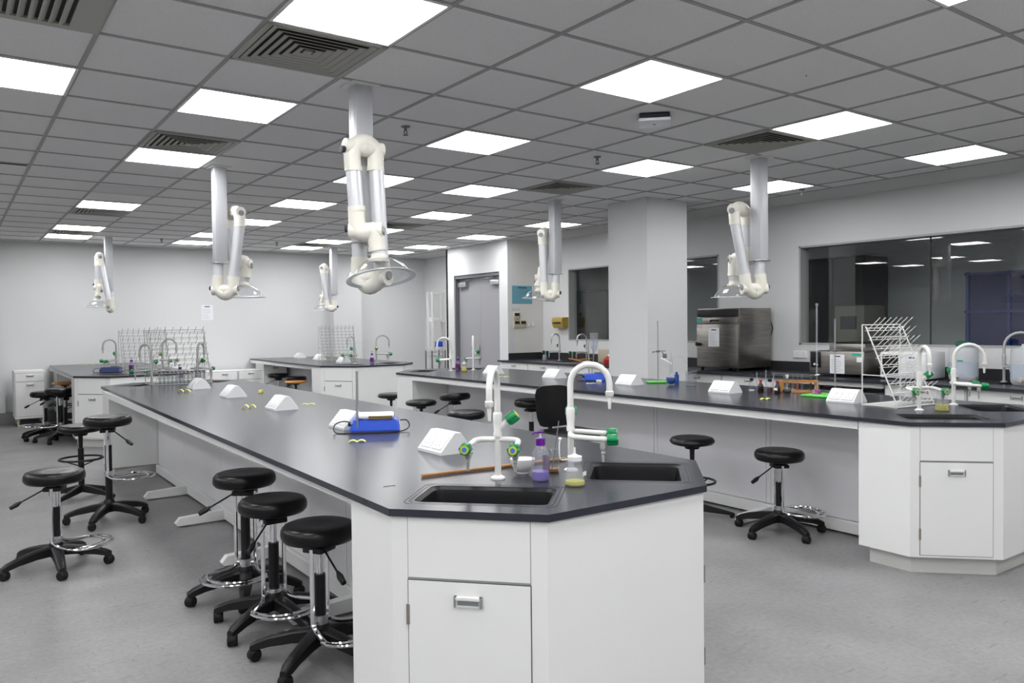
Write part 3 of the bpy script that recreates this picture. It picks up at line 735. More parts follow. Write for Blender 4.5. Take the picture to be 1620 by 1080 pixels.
def plain_stool(label, x, y, h, rz=0.3, r=0.175, th=0.06, ring_z=0.34, seatm='leather', group='round black lab stools'):
    t = thing('lab_stool', label, 'stool', (x, y, 0), rz, group)
    seat_mb(r, h, th=th).build('seat', seatm, t)
    MB().cyl((0, 0, h - 0.26), (0, 0, h - th), 0.014, 0.02, seg=12).lathe([(0, h - th - 0.03), (0.05, h - th - 0.03), (0.06, h - th - 0.015)], seg=16).build('spindle', 'black_plastic', t)
    MB().cyl((0, 0, 0.07), (0, 0, h - 0.2), 0.024, seg=14).build('column', 'black_plastic', t)
    b = MB()
    for k in range(4):
        M = RZ(k * PI / 2 + 0.5)
        pts = [(0.0, 0.024, 0.055, 0.12), (0.28, 0.016, 0.020, 0.045), (0.31, 0.014, 0.012, 0.035)]
        rings = [[b.bm.verts.new(M @ Vector(p)) for p in ((x_, -w_, a_), (x_, w_, a_), (x_, w_ * 0.7, b_), (x_, -w_ * 0.7, b_))] for x_, w_, a_, b_ in pts]
        for a_, c_ in zip(rings, rings[1:]):
            for i in range(4): b.bm.faces.new((a_[i], a_[(i + 1) % 4], c_[(i + 1) % 4], c_[i]))
        b.bm.faces.new(rings[0]); b.bm.faces.new(rings[-1])
        b.cyl(M @ Vector((0.29, 0, 0)), M @ Vector((0.29, 0, 0.03)), 0.016, seg=10)
    b.build('star_base', 'black_plastic', t)
    f = MB().tube([(0.17 * math.cos(2 * PI * k / 28), 0.17 * math.sin(2 * PI * k / 28), ring_z) for k in range(28)], 0.009, 8, closed=True)
    for k in range(4):
        a_ = k * PI / 2 + 1.2
        f.cyl((0.16 * math.cos(a_), 0.16 * math.sin(a_), ring_z), (0.02 * math.cos(a_), 0.02 * math.sin(a_), ring_z - 0.06), 0.006, seg=6)
    f.build('foot_ring', 'black_plastic', t)
    return t
RD = -YAW        # world direction of camera right
stool('black stool standing alone at the far left foreground, chrome footrest to the right', 0.515, 5.54, 0.60, ring_dir=RD + 0.15, ring_z=0.15, lever=RD + PI + 0.5, rot=math.radians(-90))
stool('tallest black stool on the left, beside the near bench panel', 0.975, 6.64, 0.80, ring_dir=RD + 0.35, ring_z=0.335, lever=RD - 0.35, rot=math.radians(-50), r=0.178)
plain_stool('black stool with a thin post and black foot ring behind the tallest left stool', 0.92, 7.72, 0.63)
stool('black stool half under the near worktop, farthest of the three foreground stools', 1.30, 4.33, 0.675, ring_dir=RD - PI / 2 - 0.05, ring_z=0.155, lever=RD + PI + 0.4, rot=math.radians(179), r=0.175)
stool('middle one of the three foreground stools by the near bench', 1.285, 3.83, 0.625, ring_dir=RD - 0.9, ring_z=0.13, lever=RD - PI / 2 - 0.2, rot=math.radians(-149), r=0.175)
stool('nearest foreground stool, touching the white sink cabinet', 1.31, 3.30, 0.60, ring_dir=RD - 0.4, ring_z=0.15, lever=RD - 0.9, rot=math.radians(147), r=0.175)
stool('black stool with a chrome D footrest in front of the right-hand bench panel', 4.665, 3.345, 0.575, ring_dir=RD + 0.1, ring_z=0.14, lever=RD + PI + 0.4, rot=math.radians(-37), r=0.178)
plain_stool('black stool with thin post seen just behind the near worktop corner', 4.54, 4.02, 0.60, r=0.165, ring_z=0.27, th=0.055)
stool('left one of the black stools pushed together at the back left bench', 1.04, 12.15, 0.63, ring_dir=RD + PI + 0.2, ring_z=0.18, lever=RD + PI + 0.4, r=0.185)
stool('right one of the black stools pushed together at the back left bench', 1.17, 11.72, 0.69, ring_dir=RD + PI - 0.1, ring_z=0.20, lever=RD + PI + 0.2, rot=0.4, r=0.185)
stool('black stool deep in the knee space of the back left bench', 1.30, 12.45, 0.60, ringed=False, rot=0.3)
plain_stool('orange wooden stool in the shadow under the back left bench', 1.40, 13.3, 0.675, seatm='wood_orange', th=0.03, group='wooden stools')
plain_stool('small black stool in the aisle below the back middle bench corner', 4.80, 9.48, 0.555, ring_z=0.25, group='black stools in the middle aisle')
plain_stool('black stool second from the left in the middle aisle', 4.35, 7.85, 0.61, ring_z=0.25, group='black stools in the middle aisle')
stool('tilted black stool under the edge of the right-hand bench, third in the middle aisle', 4.51, 7.38, 0.71, ringed=False, lever=RD + PI + 0.4, tilt=-0.08, group='black stools in the middle aisle')
stool('black stool nearest the camera in the middle aisle, seat cut by the near worktop', 4.13, 6.55, 0.615, ringed=False, rot=0.5, r=0.20, group='black stools in the middle aisle')
stool('black stool hidden behind the chair with a backrest', 4.70, 6.24, 0.715, ringed=False, rot=0.2, lever=0.4)
stool('left black stool under the back middle bench', 4.70, 13.6, 0.64, ringed=False, lever=RD + PI + 0.3, r=0.19)
stool('right black stool under the back middle bench', 4.70, 12.72, 0.63, ringed=False, lever=RD + PI + 0.3, r=0.18)
plain_stool('orange wooden stool in front of the black stools at the back middle bench', 4.46, 12.1, 0.60, seatm='wood_orange', th=0.03, group='wooden stools')
# office chair
ch = thing('office_chair', 'black padded swivel chair with a backrest in the middle aisle', 'chair', (4.15, 4.99, 0), RD - 0.98)
MB().box(-0.20, 0.25, -0.21, 0.23, 0.515, 0.59, bev=0.033).build('seat', 'leather', ch)
bk = MB(); n = 9; rows = 7
grid = []
for side in (0, 1):
    gg = []
    for j in range(rows):
        z = 0.60 + 0.34 * j / (rows - 1); wj = 0.19 * (1 - 0.10 * abs(2 * j / (rows - 1) - 1) ** 3)
        row = []
        for i in range(n):
            q = 2 * i / (n - 1) - 1
            x = -0.20 + (0.03 * q * q) - 0.05 * (j / (rows - 1)) - (0.045 if side else 0.0) * (1 - 0.85 * max(abs(q) ** 4, abs(2 * j / (rows - 1) - 1) ** 4))
            tt = 2 * j / (rows - 1) - 1
            z = 0.77 + 0.172 * tt * math.sqrt(1 - 0.24 * q ** 4)
            row.append(bk.bm.verts.new((x, 0.195 * q * math.sqrt(1 - 0.24 * tt ** 4), z)))
        gg.append(row)
    grid.append(gg)
for gg in grid:
    for j in range(rows - 1):
        for i in range(n - 1): bk.bm.faces.new((gg[j][i], gg[j][i + 1], gg[j + 1][i + 1], gg[j + 1][i]))
bord = lambda gg: [gg[0][i] for i in range(n)] + [gg[j][n - 1] for j in range(1, rows)] + [gg[rows - 1][i] for i in range(n - 2, -1, -1)] + [gg[j][0] for j in range(rows - 2, 0, -1)]
a_, b_ = bord(grid[0]), bord(grid[1])
for i in range(len(a_)): bk.bm.faces.new((a_[i], a_[(i + 1) % len(a_)], b_[(i + 1) % len(a_)], b_[i]))
bk.build('backrest', 'leather', ch)
MB().tube(smooth_path([(-0.05, 0, 0.505), (-0.21, 0, 0.50), (-0.265, 0, 0.57), (-0.27, 0, 0.74)], 4), 0.018, 8).build('back_support', 'black_plastic', ch)
MB().cyl((0, 0, 0.14), (0, 0, 0.52), 0.028, seg=14).build('column', 'black_plastic', ch)
base5(ch)

# ------------------------------------------------------------------ extraction arms
HOOD = {}
HOOD['h1']=((1.956, 4.194),dict( post=[(-0.014, 0, 1.951)],pipe=[(-0.023, 0, 1.842)],u1=[(-0.019, 0, 1.857), (-0.02, 0, 1.755), (0.044, -0.04, 1.694), (0.12, -0.08, 1.749), (0.118, -0.08, 1.834)],t1=[(0.118, -0.08, 1.834), (0.097, -0.08, 2.369)],u2=[(0.093, -0.08, 2.341), (0.088, -0.08, 2.454), (0.031, -0.12, 2.488), (-0.018, -0.16, 2.438), (-0.016, -0.16, 2.326)],t2=[(-0.016, -0.16, 2.344), (-0.002, -0.16, 2.11)],u3=[(-0.002, -0.16, 2.124), (0.004, -0.16, 2.005), (0.046, -0.16, 1.983), (0.095, -0.16, 1.99), (0.111, -0.16, 1.884)],coll=[(0.11, -0.16, 1.842)],rim=[(0.126, -0.16, 1.726)] ))
HOOD['h2']=((1.93, 7.0),dict( post=[(-0.015, 0, 2.024)],pipe=[(-0.023, 0, 1.899)],u1=[(-0.023, 0, 1.91), (-0.025, 0, 1.801), (0.04, 0, 1.746), (0.101, 0, 1.8), (0.108, 0, 1.898)],t1=[(0.108, 0, 1.887), (0.177, 0, 2.376)],u2=[(0.176, 0, 2.332), (0.167, 0, 2.441), (0.089, 0.1, 2.478), (0.021, 0.18, 2.445), (0.019, 0.18, 2.334)],t2=[(0.031, 0.18, 2.356), (0.069, 0.18, 2.009)],u3=[(0.076, 0.18, 2.065), (0.092, 0.18, 2.009), (0.137, 0.18, 2.053), (0.159, 0.18, 2.008), (0.151, 0.18, 1.908)],coll=[(0.145, 0.18, 1.852)],rim=[(0.126, 0.18, 1.729)] ))
HOOD['h3']=((5.54, 6.88),dict( post=[(-0.006, 0, 2.028)],pipe=[(0.0, 0, 1.901)],u1=[(0.0, 0, 1.915), (-0.008, 0, 1.809), (-0.058, 0, 1.76), (-0.121, 0, 1.81), (-0.127, 0, 1.923)],t1=[(-0.127, 0, 1.902), (-0.143, 0, 2.396)],u2=[(-0.144, 0, 2.354), (-0.143, 0, 2.452), (-0.111, 0.08, 2.503), (-0.079, 0.16, 2.469), (-0.08, 0.16, 2.369)],t2=[(-0.08, 0.16, 2.383), (-0.14, 0.16, 2.068)],u3=[(-0.14, 0.16, 2.097), (-0.155, 0.16, 2.011), (-0.17, 0.16, 1.982), (-0.178, 0.16, 1.954), (-0.185, 0.16, 1.896)],coll=[(-0.186, 0.16, 1.86)],rim=[(-0.165, 0.16, 1.738)] ))
HOOD['h4']=((5.58, 4.19),dict( post=[(-0.002, 0, 1.985)],pipe=[(0.008, 0, 1.841)],u1=[(0.008, 0, 1.862), (0.013, 0, 1.756), (-0.041, 0, 1.703), (-0.11, -0.02, 1.756), (-0.131, -0.02, 1.862)],t1=[(-0.126, -0.02, 1.852), (-0.214, -0.02, 2.319)],u2=[(-0.209, -0.02, 2.287), (-0.214, -0.02, 2.393), (-0.148, 0.06, 2.436), (-0.076, 0.14, 2.404), (-0.071, 0.14, 2.295)],t2=[(-0.071, 0.14, 2.317), (-0.061, 0.14, 2.078)],u3=[(-0.061, 0.14, 2.1), (-0.056, 0.14, 1.991), (-0.11, 0.16, 2.004), (-0.165, 0.16, 2.005), (-0.176, 0.16, 1.863)],coll=[(-0.177, 0.16, 1.809)],rim=[(-0.166, 0.16, 1.678)] ))
HOOD['h5']=((2.0, 13.2),dict( post=[(-0.018, 0, 2.037)],pipe=[(-0.002, 0, 1.894)],u1=[(0.018, 0, 1.931), (0.015, 0, 1.798), (0.014, 0, 1.741), (0.021, -0.05, 1.778), (0.04, -0.1, 1.909)],t1=[(0.04, -0.1, 1.89), (-0.061, -0.1, 2.457)],u2=[(-0.053, -0.1, 2.401), (-0.078, -0.1, 2.523), (-0.139, 0, 2.561), (-0.212, 0.1, 2.532), (-0.214, 0.1, 2.417)],t2=[(-0.214, 0.1, 2.436), (-0.22, 0.1, 2.168)],u3=[(-0.219, 0.1, 2.206), (-0.221, 0.1, 2.129), (-0.202, 0.1, 2.091), (-0.213, 0.1, 2.033), (-0.215, 0.1, 1.956)],coll=[(-0.226, 0.1, 1.899)],rim=[(-0.257, 0.1, 1.784)] ))
HOOD['h6']=((5.545, 13.1),dict( post=[(-0.014, 0, 2.023)],pipe=[(0.007, 0, 1.9)],u1=[(0.007, 0, 1.911), (0.005, 0, 1.8), (-0.04, 0, 1.756), (-0.106, 0, 1.801), (-0.127, 0, 1.913)],t1=[(-0.116, 0, 1.879), (-0.196, 0, 2.435)],u2=[(-0.186, 0, 2.391), (-0.195, 0, 2.48), (-0.185, 0.1, 2.52), (-0.176, 0.2, 2.482), (-0.177, 0.2, 2.404)],t2=[(-0.177, 0.2, 2.426), (-0.205, 0.2, 2.066)],u3=[(-0.205, 0.2, 2.088), (-0.217, 0.2, 2.021), (-0.229, 0.2, 1.976), (-0.241, 0.2, 1.942), (-0.253, 0.2, 1.897)],coll=[(-0.253, 0.2, 1.864)],rim=[(-0.244, 0.2, 1.739)] ))
RV = R0; FV = Vector((math.sin(YAW), math.cos(YAW), 0))
def extraction_arm(key, label, kside=-1, tilt=(0, 0)):
    (px, py), h = HOOD[key]
    t = thing('extraction_arm', label, 'extraction arm', (px, py, CEIL), 0, 'ceiling-mounted extraction arms')
    def W(p): v = RV * p[0] + FV * p[1]; return Vector((v.x, v.y, p[2] - CEIL))
    zb = h['post'][0][2] - CEIL
    MB().box(-0.085, 0.085, -0.085, 0.085, -0.010, -0.001, bev=0.003).build('ceiling_plate', 'white_coat', t)
    pm = MB().box(-0.0525, 0.0525, -0.0525, 0.0525, zb, -0.008, bev=0.006)
    for s in (-1, 1):
        pm.box(-0.0535, -0.0515, s * 0.026 - 0.001, s * 0.026 + 0.001, zb, -0.01); pm.box(s * 0.026 - 0.001, s * 0.026 + 0.001, -0.0535, -0.0515, zb, -0.01)
    pm.build('ceiling_post', 'post_alu', t)
    MB().box(-0.062, 0.062, -0.062, 0.062, zb - 0.012, zb, bev=0.002).build('post_end_plate', 'steel', t)
    R = 0.043; RJ = 0.0465
    u1, u2, u3 = h['u1'], h['u2'], h['u3']
    top = W(u1[0]); top = Vector((top.x, top.y, zb))
    MB().cyl(top, W(u1[0]), R, seg=20).build('drop_pipe', 'alu', t)
    for nm, u in (('elbow_joint', u1), ('elbow_joint', u2), ('elbow_joint', u3)):
        pp = [W(p) for p in smooth_path(u, 5)]; nn = len(pp) - 1
        e = MB().tube(pp, [RJ * (1 + 0.08 * math.exp(-((i / nn - 0.5) / 0.2) ** 2)) for i in range(nn + 1)], 20)
        la_, lb_ = W(u[1]), W(u[3]); ah = lb_ - la_; ah.z = 0; ah.normalize()
        zc = W(u[2]).z * 0.25 + (la_.z + lb_.z) * 0.375
        pa = la_ - ah * RJ * 1.02; pb = lb_ + ah * RJ * 1.02; pa.z = pb.z = zc
        e.cyl(pa, pb, RJ * 0.97, seg=20)
        for k in (0, -1):
            a = W(u[k]); b = W(u[1] if k == 0 else u[-2]); d = (b - a).normalized()
            e.cyl(a - d * 0.004, a + d * 0.022, RJ * 1.04, seg=18)
        j = e.build(nm, 'cream', t)
        mid = (pa + pb) / 2; mid.z = (zc + W(u[2]).z) / 2; la = W(u[1]); lb = W(u[3]); ax = (lb - la); ax.z = 0; ax.normalize()
        s = MB().lathe([(RJ * 1.02, -0.0015), (RJ * 1.16, -0.0015), (RJ * 1.16, 0.0015), (RJ * 1.02, 0.0015)], M=Matrix.Translation(mid) @ ax.to_track_quat('Z', 'Y').to_matrix().to_4x4(), seg=18, cap=False)
        s.build('joint_seam', 'cream', j)
        if ax.dot(RV) * kside > 0: la, lb, ax = lb, la, -ax
        MB().cyl(la - ax * (RJ + 0.024), la - ax * (RJ - 0.01), 0.019, 0.019, seg=14).build('friction_knob', 'detector_dark', j)
        MB().cyl(lb + ax * (RJ - 0.01), lb + ax * (RJ + 0.012), 0.026, 0.024, seg=14).build('joint_cap', 'grey_plastic', j)
    MB().cyl(W(h['t1'][0]), W(h['t1'][1]), R, seg=20).build('lower_tube', 'alu', t)
    MB().cyl(W(h['t2'][0]), W(h['t2'][1]), R, seg=20).build('upper_tube', 'alu', t)
    e3 = W(u3[-1]); rim = W(h['rim'][0]); top_ = W(h['coll'][0])
    ax = Vector((rim.x, rim.y, 0)); ctr = Vector(((rim.x + top_.x) / 2, (rim.y + top_.y) / 2, 0))
    rr = 0.192; hz = rim.z; hh = 0.105
    MB().cyl(e3, Vector((ctr.x, ctr.y, hz + hh + 0.02)), R * 0.93, seg=20).build('hood_pipe', 'alu', t)
    MB().lathe([(0.036, 0.034), (0.042, 0.034), (0.044, 0.012), (0.058, 0.008), (0.058, -0.010), (0.036, -0.010)], M=TR(ctr.x, ctr.y, hz + hh), seg=24, cap=False).build('hood_collar', 'cream', t)
    T = TR(ctr.x, ctr.y, hz + hh) @ Matrix.Rotation(tilt[0], 4, RV) @ Matrix.Rotation(tilt[1], 4, FV) @ TR(0, 0, -hh)
    prof = [(0.050, hh - 0.001), (0.072, hh - 0.006), (0.095, hh - 0.016), (0.117, hh - 0.032), (0.138, hh - 0.052), (0.154, hh - 0.074), (0.163, hh - 0.092), (0.166, hh - 0.102)]
    MB().lathe(prof, M=T, seg=48, cap=False).build('dome_hood', 'dome_glass', t)
    MB().lathe([(0.165, 0.006), (rr, 0.001), (rr + 0.001, -0.003), (0.164, -0.002)], M=T, seg=48, cap=False).build('dome_rim', 'dome_rim', t)
    return t
extraction_arm('h1', 'large extraction arm with clear dome hanging over the near bench, left of centre', -1, (-0.20, -0.15))
extraction_arm('h2', 'extraction arm on the front left post, clear dome to its right')
extraction_arm('h3', 'extraction arm with clear dome in front of the blue poster', 1, (0.0, 0.12))
extraction_arm('h4', 'extraction arm right of the pillar, clear dome above the steel oven', 1, (0.02, 0))
extraction_arm('h5', 'small distant extraction arm over the back left bench')
extraction_arm('h6', 'smallest distant extraction arm over the back middle bench', 1)

# ------------------------------------------------------------------ lab taps
def lab_tap(label, x, y, ang, h=0.42, reach=0.15, mt='white_coat', arms=True, knob=True, arm_len=0.15, z0=BT, side=1, droop=0.0, knobm='green'):
    """ang: direction (world) the spout points to"""
    t = thing('lab_tap', label, 'tap', (x, y, z0), ang, 'swan-neck lab taps')
    r = 0.0125
    MB().lathe([(0, 0), (0.028, 0), (0.028, 0.006), (0.018, 0.012), (0.013, 0.014)], seg=18).build('base_flange', mt, t)
    MB().cyl((0, 0, 0.01), (0, 0, 0.17), r, seg=14).build('column', mt, t)
    MB().lathe([(0.0, 0.16), (0.0165, 0.16), (0.0165, 0.175), (0.014, 0.18), (0.0175, 0.215), (0.0175, 0.245), (0.0155, 0.252), (0.013, 0.255)], seg=16, cap=False).build('valve_body', mt, t)
    R = reach / 2
    pts = [(0, 0, 0.25), (0, 0, h - R)] + arc((R, 0, h - R), R, PI, 0, 10)[1:] + [(reach, 0, h - R - 0.045 - droop)]
    MB().tube(pts, r * 0.98, 12).build('swan_neck', mt, t)
    ze = h - R - 0.045 - droop
    MB().lathe([(0.0, ze - 0.006), (0.013, ze - 0.006), (0.0165, ze), (0.0165, ze + 0.014), (0.012, ze + 0.018)], M=TR(reach, 0, 0), seg=14).cyl((reach, 0, ze), (reach, 0, ze - 0.055), 0.0095, 0.006, seg=12).build('nozzle', mt, t)
    if knob:
        s = side
        MB().cyl((0, 0, 0.185), (0, -0.045 * s, 0.225), 0.010, 0.012, seg=12).build('valve_stem', mt, t)
        a = Vector((0, -0.040 * s, 0.220)); d = Vector((0, -0.78 * s, 0.62)).normalized()
        knob_(t, a, d, knobm)
    if arms:
        for s in (-1, 1):
            p = [(0, 0, 0.15), (0, s * 0.05, 0.15), (0.012, s * 0.078, 0.148), (0.05, s * 0.086, 0.145), (arm_len, s * 0.088, 0.138)]
            a = MB().tube(smooth_path(p, 4), 0.0105, 10).build('gas_arm', mt, t)
            q = Vector((arm_len - 0.008, s * 0.088, 0.138))
            knob_(a, q, Vector((1, 0, 0)), knobm, sub=True)
            xx = arm_len - 0.022
            MB().lathe([(0.0, 0.128), (0.012, 0.128), (0.013, 0.108), (0.010, 0.098), (0.0075, 0.094), (0.0085, 0.084), (0.006, 0.080), (0.007, 0.070), (0.005, 0.064), (0.0055, 0.052), (0.0, 0.050)], M=TR(xx, s * 0.088, 0), seg=10).build('hose_nozzle', 'wire_grey' if mt != 'steel' else 'steel', a)
    return t
def knob_(parent, a, d, m, sub=False):
    q = d.to_track_quat('Z', 'Y').to_matrix().to_4x4(); M = Matrix.Translation(a) @ q
    k = MB(); n = 24; prof = [(0.0, 0.85), (0.006, 1), (0.038, 1), (0.043, 0.86)]
    rings = []
    for z, s in prof:
        rings.append([k.bm.verts.new(M @ Vector(((0.0235 * s - (0.003 if i % 4 in (1, 2) else 0)) * math.cos(2 * PI * i / n), (0.0235 * s - (0.003 if i % 4 in (1, 2) else 0)) * math.sin(2 * PI * i / n), z))) for i in range(n)])
    for A_, B_ in zip(rings, rings[1:]):
        for i in range(n): k.bm.faces.new((A_[i], A_[(i + 1) % n], B_[(i + 1) % n], B_[i]))
    k.bm.faces.new(rings[0]); k.bm.faces.new(rings[-1])
    o = k.build('knob', m, parent)
    if not sub:
        MB().lathe([(0, 0.043), (0.013, 0.043), (0.013, 0.0445), (0, 0.0445)], M=M, seg=18).build('knob_ring', 'yellow', o)
    else:
        MB().lathe([(0, 0.043), (0.016, 0.043), (0.016, 0.0445), (0.0, 0.0445)], M=M, seg=18).build('knob_ring', 'yellow', parent)
        MB().lathe([(0, 0.0445), (0.009, 0.0445), (0.009, 0.046), (0.0, 0.046)], M=M, seg=18).build('knob_dot', 'blue_dot', parent)
S45 = math.radians
lab_tap('white swan-neck tap by the nearest sink with green knobs facing the camera', 1.695, 2.465, S45(-135), reach=0.16, side=-1)
lab_tap('white swan-neck tap between the two foreground sinks with green knobs on the right', 2.015, 2.415, S45(-42), reach=0.155, h=0.425, side=-1)
lab_tap('grey tap left of the wire rack at the far end of the near bench', 1.70, 8.74, S45(125), reach=0.15, h=0.415, mt='wire_grey')
lab_tap('grey tap at the right end of the far sink on the near bench', 2.17, 8.80, S45(50), reach=0.15, h=0.415, mt='wire_grey')
lab_tap('white tap beside the big white peg rack, its outlets over the right-hand sink', 5.10, 2.60, S45(-130), reach=0.15, h=0.415, side=-1)
lab_tap('white tap at the right end of the right-hand bench, arms pointing right', 5.60, 2.62, S45(-48), reach=0.19, h=0.415, side=-1)
lab_tap('white tap at the far left corner of the right-hand bench by the shelf rack', 5.19, 8.58, S45(150), reach=0.17, h=0.42)
lab_tap('white tap at the far end of the right-hand bench in front of the grey door', 5.48, 8.50, S45(60), reach=0.13, h=0.43)
lab_tap('thin grey tap left of the purple soap bottle on the back middle bench', 5.02, 11.12, S45(-160), reach=0.14, h=0.42, mt='wire_grey')
lab_tap('thin grey tap right of the purple soap bottle on the back middle bench', 5.40, 11.15, S45(-20), reach=0.2, h=0.43, mt='wire_grey', arm_len=0.2)
lab_tap('grey tap next to the navy device on the back left bench', 1.88, 11.95, S45(-170), reach=0.17, h=0.43, mt='wire_grey')
lab_tap('grey tap behind the wire rack on the back left bench', 2.38, 11.5, S45(-40), reach=0.2, h=0.43, mt='wire_grey')
lab_tap('thin steel tap at the left end of the window counter below the yellow hand dryer', 7.84, 9.66, S45(160), reach=0.13, h=0.42, mt='steel', arm_len=0.22, knobm='dark_green')
lab_tap('thin steel tap with a looped neck left of the pillar', 7.86, 9.03, S45(160), reach=0.15, h=0.42, mt='steel', arm_len=0.22, knobm='dark_green')
lab_tap('pale steel tap between the two white carboys at the right edge', 7.95, 3.27, S45(-70), reach=0.26, h=0.46, mt='wire_grey', arm_len=0.08, knobm='dark_green', knob=False)

# ------------------------------------------------------------------ bench socket boxes
def socket_box(label, x, y, rz=0, w=0.17, L=0.215, h=0.095):
    t = thing('socket_box', label, 'socket box', (x, y, BT), rz, 'white bench socket boxes')
    b = MB(); prof = [(-w / 2, 0), (w / 2, 0), (w / 2, 0.012), (0.022, h), (-0.012, h), (-w / 2, 0.012)]
    b.prism(prof, -L / 2, L / 2, M=RX(PI / 2))
    b.build('housing', 'white_plastic', t, smooth=False)
    p0 = Vector((-w / 2, 0, 0.012)); p1 = Vector((-0.012, 0, h)); u = (p1 - p0); sl = u.length; u.normalize()
    n = Vector((-u.z, 0, u.x))
    for side in (0, 1):
        if side == 0: M = Matrix(((0, u.x, n.x, p0.x), (-1, u.y, n.y, 0), (0, u.z, n.z, p0.z), (0, 0, 0, 1)))
        else:
            q0 = Vector((w / 2, 0, 0.012)); q1 = Vector((0.022, 0, h)); v = (q1 - q0).normalized(); m = Vector((v.z, 0, -v.x))
            M = Matrix(((0, v.x, m.x, q0.x), (1, v.y, m.y, 0), (0, v.z, m.z, q0.z), (0, 0, 0, 1)))
        for cx in (-0.05, 0.05):
            f = MB().box(cx - 0.043, cx + 0.043, 0.012, 0.088, 0, 0.005, M=M, bev=0.002)
            f.box(cx - 0.014, cx + 0.014, 0.066, 0.080, 0.005, 0.008, M=M)
            o = f.build('socket', 'white_plastic', t)
            d = MB()
            for hx, hy in ((0, 0.052), (-0.013, 0.033), (0.013, 0.033)): d.box(cx + hx - 0.0028, cx + hx + 0.0028, hy - 0.002, hy + 0.002, 0.0045, 0.0056, M=M)
            d.build('pin_hole', 'frame_grey', o)
    return t
for x, y, lab in ((1.875, 3.16, 'nearest white socket box on the near bench, left of the green-knobbed tap'), (1.885, 4.25, 'white socket box half behind the blue hotplate'),
                  (1.925, 5.51, 'white socket box in the middle of the near worktop'), (1.945, 6.76, 'white socket box fourth from the camera on the near worktop'),
                  (1.955, 7.90, 'farthest white socket box on the near bench, beside the wire rack')):
    socket_box(lab, x, y)
for x, y, lab in ((5.25, 3.20, 'white socket box on the right-hand bench between the green board and the white peg rack'), (5.24, 4.28, 'white socket box on the right-hand bench left of the dark bottles'),
                  (5.25, 5.42, 'white socket box left of the green ring-stand base'), (5.31, 6.63, 'white socket box left of the blue stirrer on the right-hand bench'),
                  (5.26, 7.72, 'farthest white socket box of the right-hand bench, behind the swan neck')):
    socket_box(lab, x, y)
for x, y, lab in ((5.28, 14.1, 'leftmost white socket box on the back middle bench'), (5.24, 13.05, 'middle white socket box on the back middle bench'), (5.16, 11.85, 'white socket box left of the far thin tap on the back middle bench')):
    socket_box(lab, x, y)
def tape(label, x, y, rz, L=0.055, W_=0.022, lift=0.012):
    m = MB(); n = 6; a = []
    for i in range(n + 1):
        s = i / n; z = BT + 0.0015 + lift * abs(math.sin(s * PI * 2)) * 0.8
        a.append([m.bm.verts.new((L * (s - 0.5), -W_ / 2, z)), m.bm.verts.new((L * (s - 0.5), W_ / 2, z + 0.002)), m.bm.verts.new((L * (s - 0.5), W_ / 2, z + 0.003)), m.bm.verts.new((L * (s - 0.5), -W_ / 2, z + 0.001))])
    for p, q in zip(a, a[1:]):
        for i in range(4): m.bm.faces.new((p[i], p[(i + 1) % 4], q[(i + 1) % 4], q[i]))
    m.bm.faces.new(a[0]); m.bm.faces.new(a[-1])
    o = m.build('tape_scrap', 'tape'); o.location = (x, y, 0); o.rotation_euler = (0, 0, rz)
    tag(o, label, 'tape', 'yellow tape scraps')
for x, y, rz, L, lift, lab in ((1.67, 3.68, -0.5, 0.085, 0.012, 'yellow scrap of tape in front of the blue hotplate'), (1.735, 7.54, -0.6, 0.12, 0.03, 'curled yellow tape left of the farthest socket box on the near bench'),
                         (1.765, 5.74, -0.6, 0.10, 0.028, 'curled yellow tape left of the middle socket box'), (2.18, 5.66, -0.5, 0.10, 0.010, 'flat yellow tape right of the middle socket box'),
                         (2.26, 7.0, 0.9, 0.05, 0.03, 'small yellow tape scrap behind the fourth socket box'),
                         (4.985, 3.69, -0.5, 0.085, 0.010, 'yellow tape scrap before the dark bottles'), (4.97, 7.1, -0.4, 0.12, 0.008, 'yellow tape scrap behind the left swan neck, on the right-hand bench'),
                         (5.05, 5.74, -0.5, 0.09, 0.004, 'pale yellow note before the blue stirrer'), (5.17, 14.15, -0.4, 0.11, 0.03, 'yellow tape scrap by the leftmost socket box on the back middle bench'),
                         (5.14, 12.72, -0.4, 0.12, 0.03, 'yellow tape scrap by the middle socket box on the back middle bench'), (1.785, 14.0, -0.2, 0.2, 0.03, 'yellow tape scrap on the back left bench'),
                         (2.1, 8.15, 0.3, 0.06, 0.02, 'yellow paper scrap at the foot of the wire rack on the near bench')):
    tape(lab, x, y, rz, L, 0.03, lift)
o = MB().box(5.24, 5.28, 5.84, 5.88, BT + 0.001, BT + 0.022, bev=0.002).build('eraser', 'white_plastic'); tag(o, 'small white block before the blue stirrer', 'eraser')

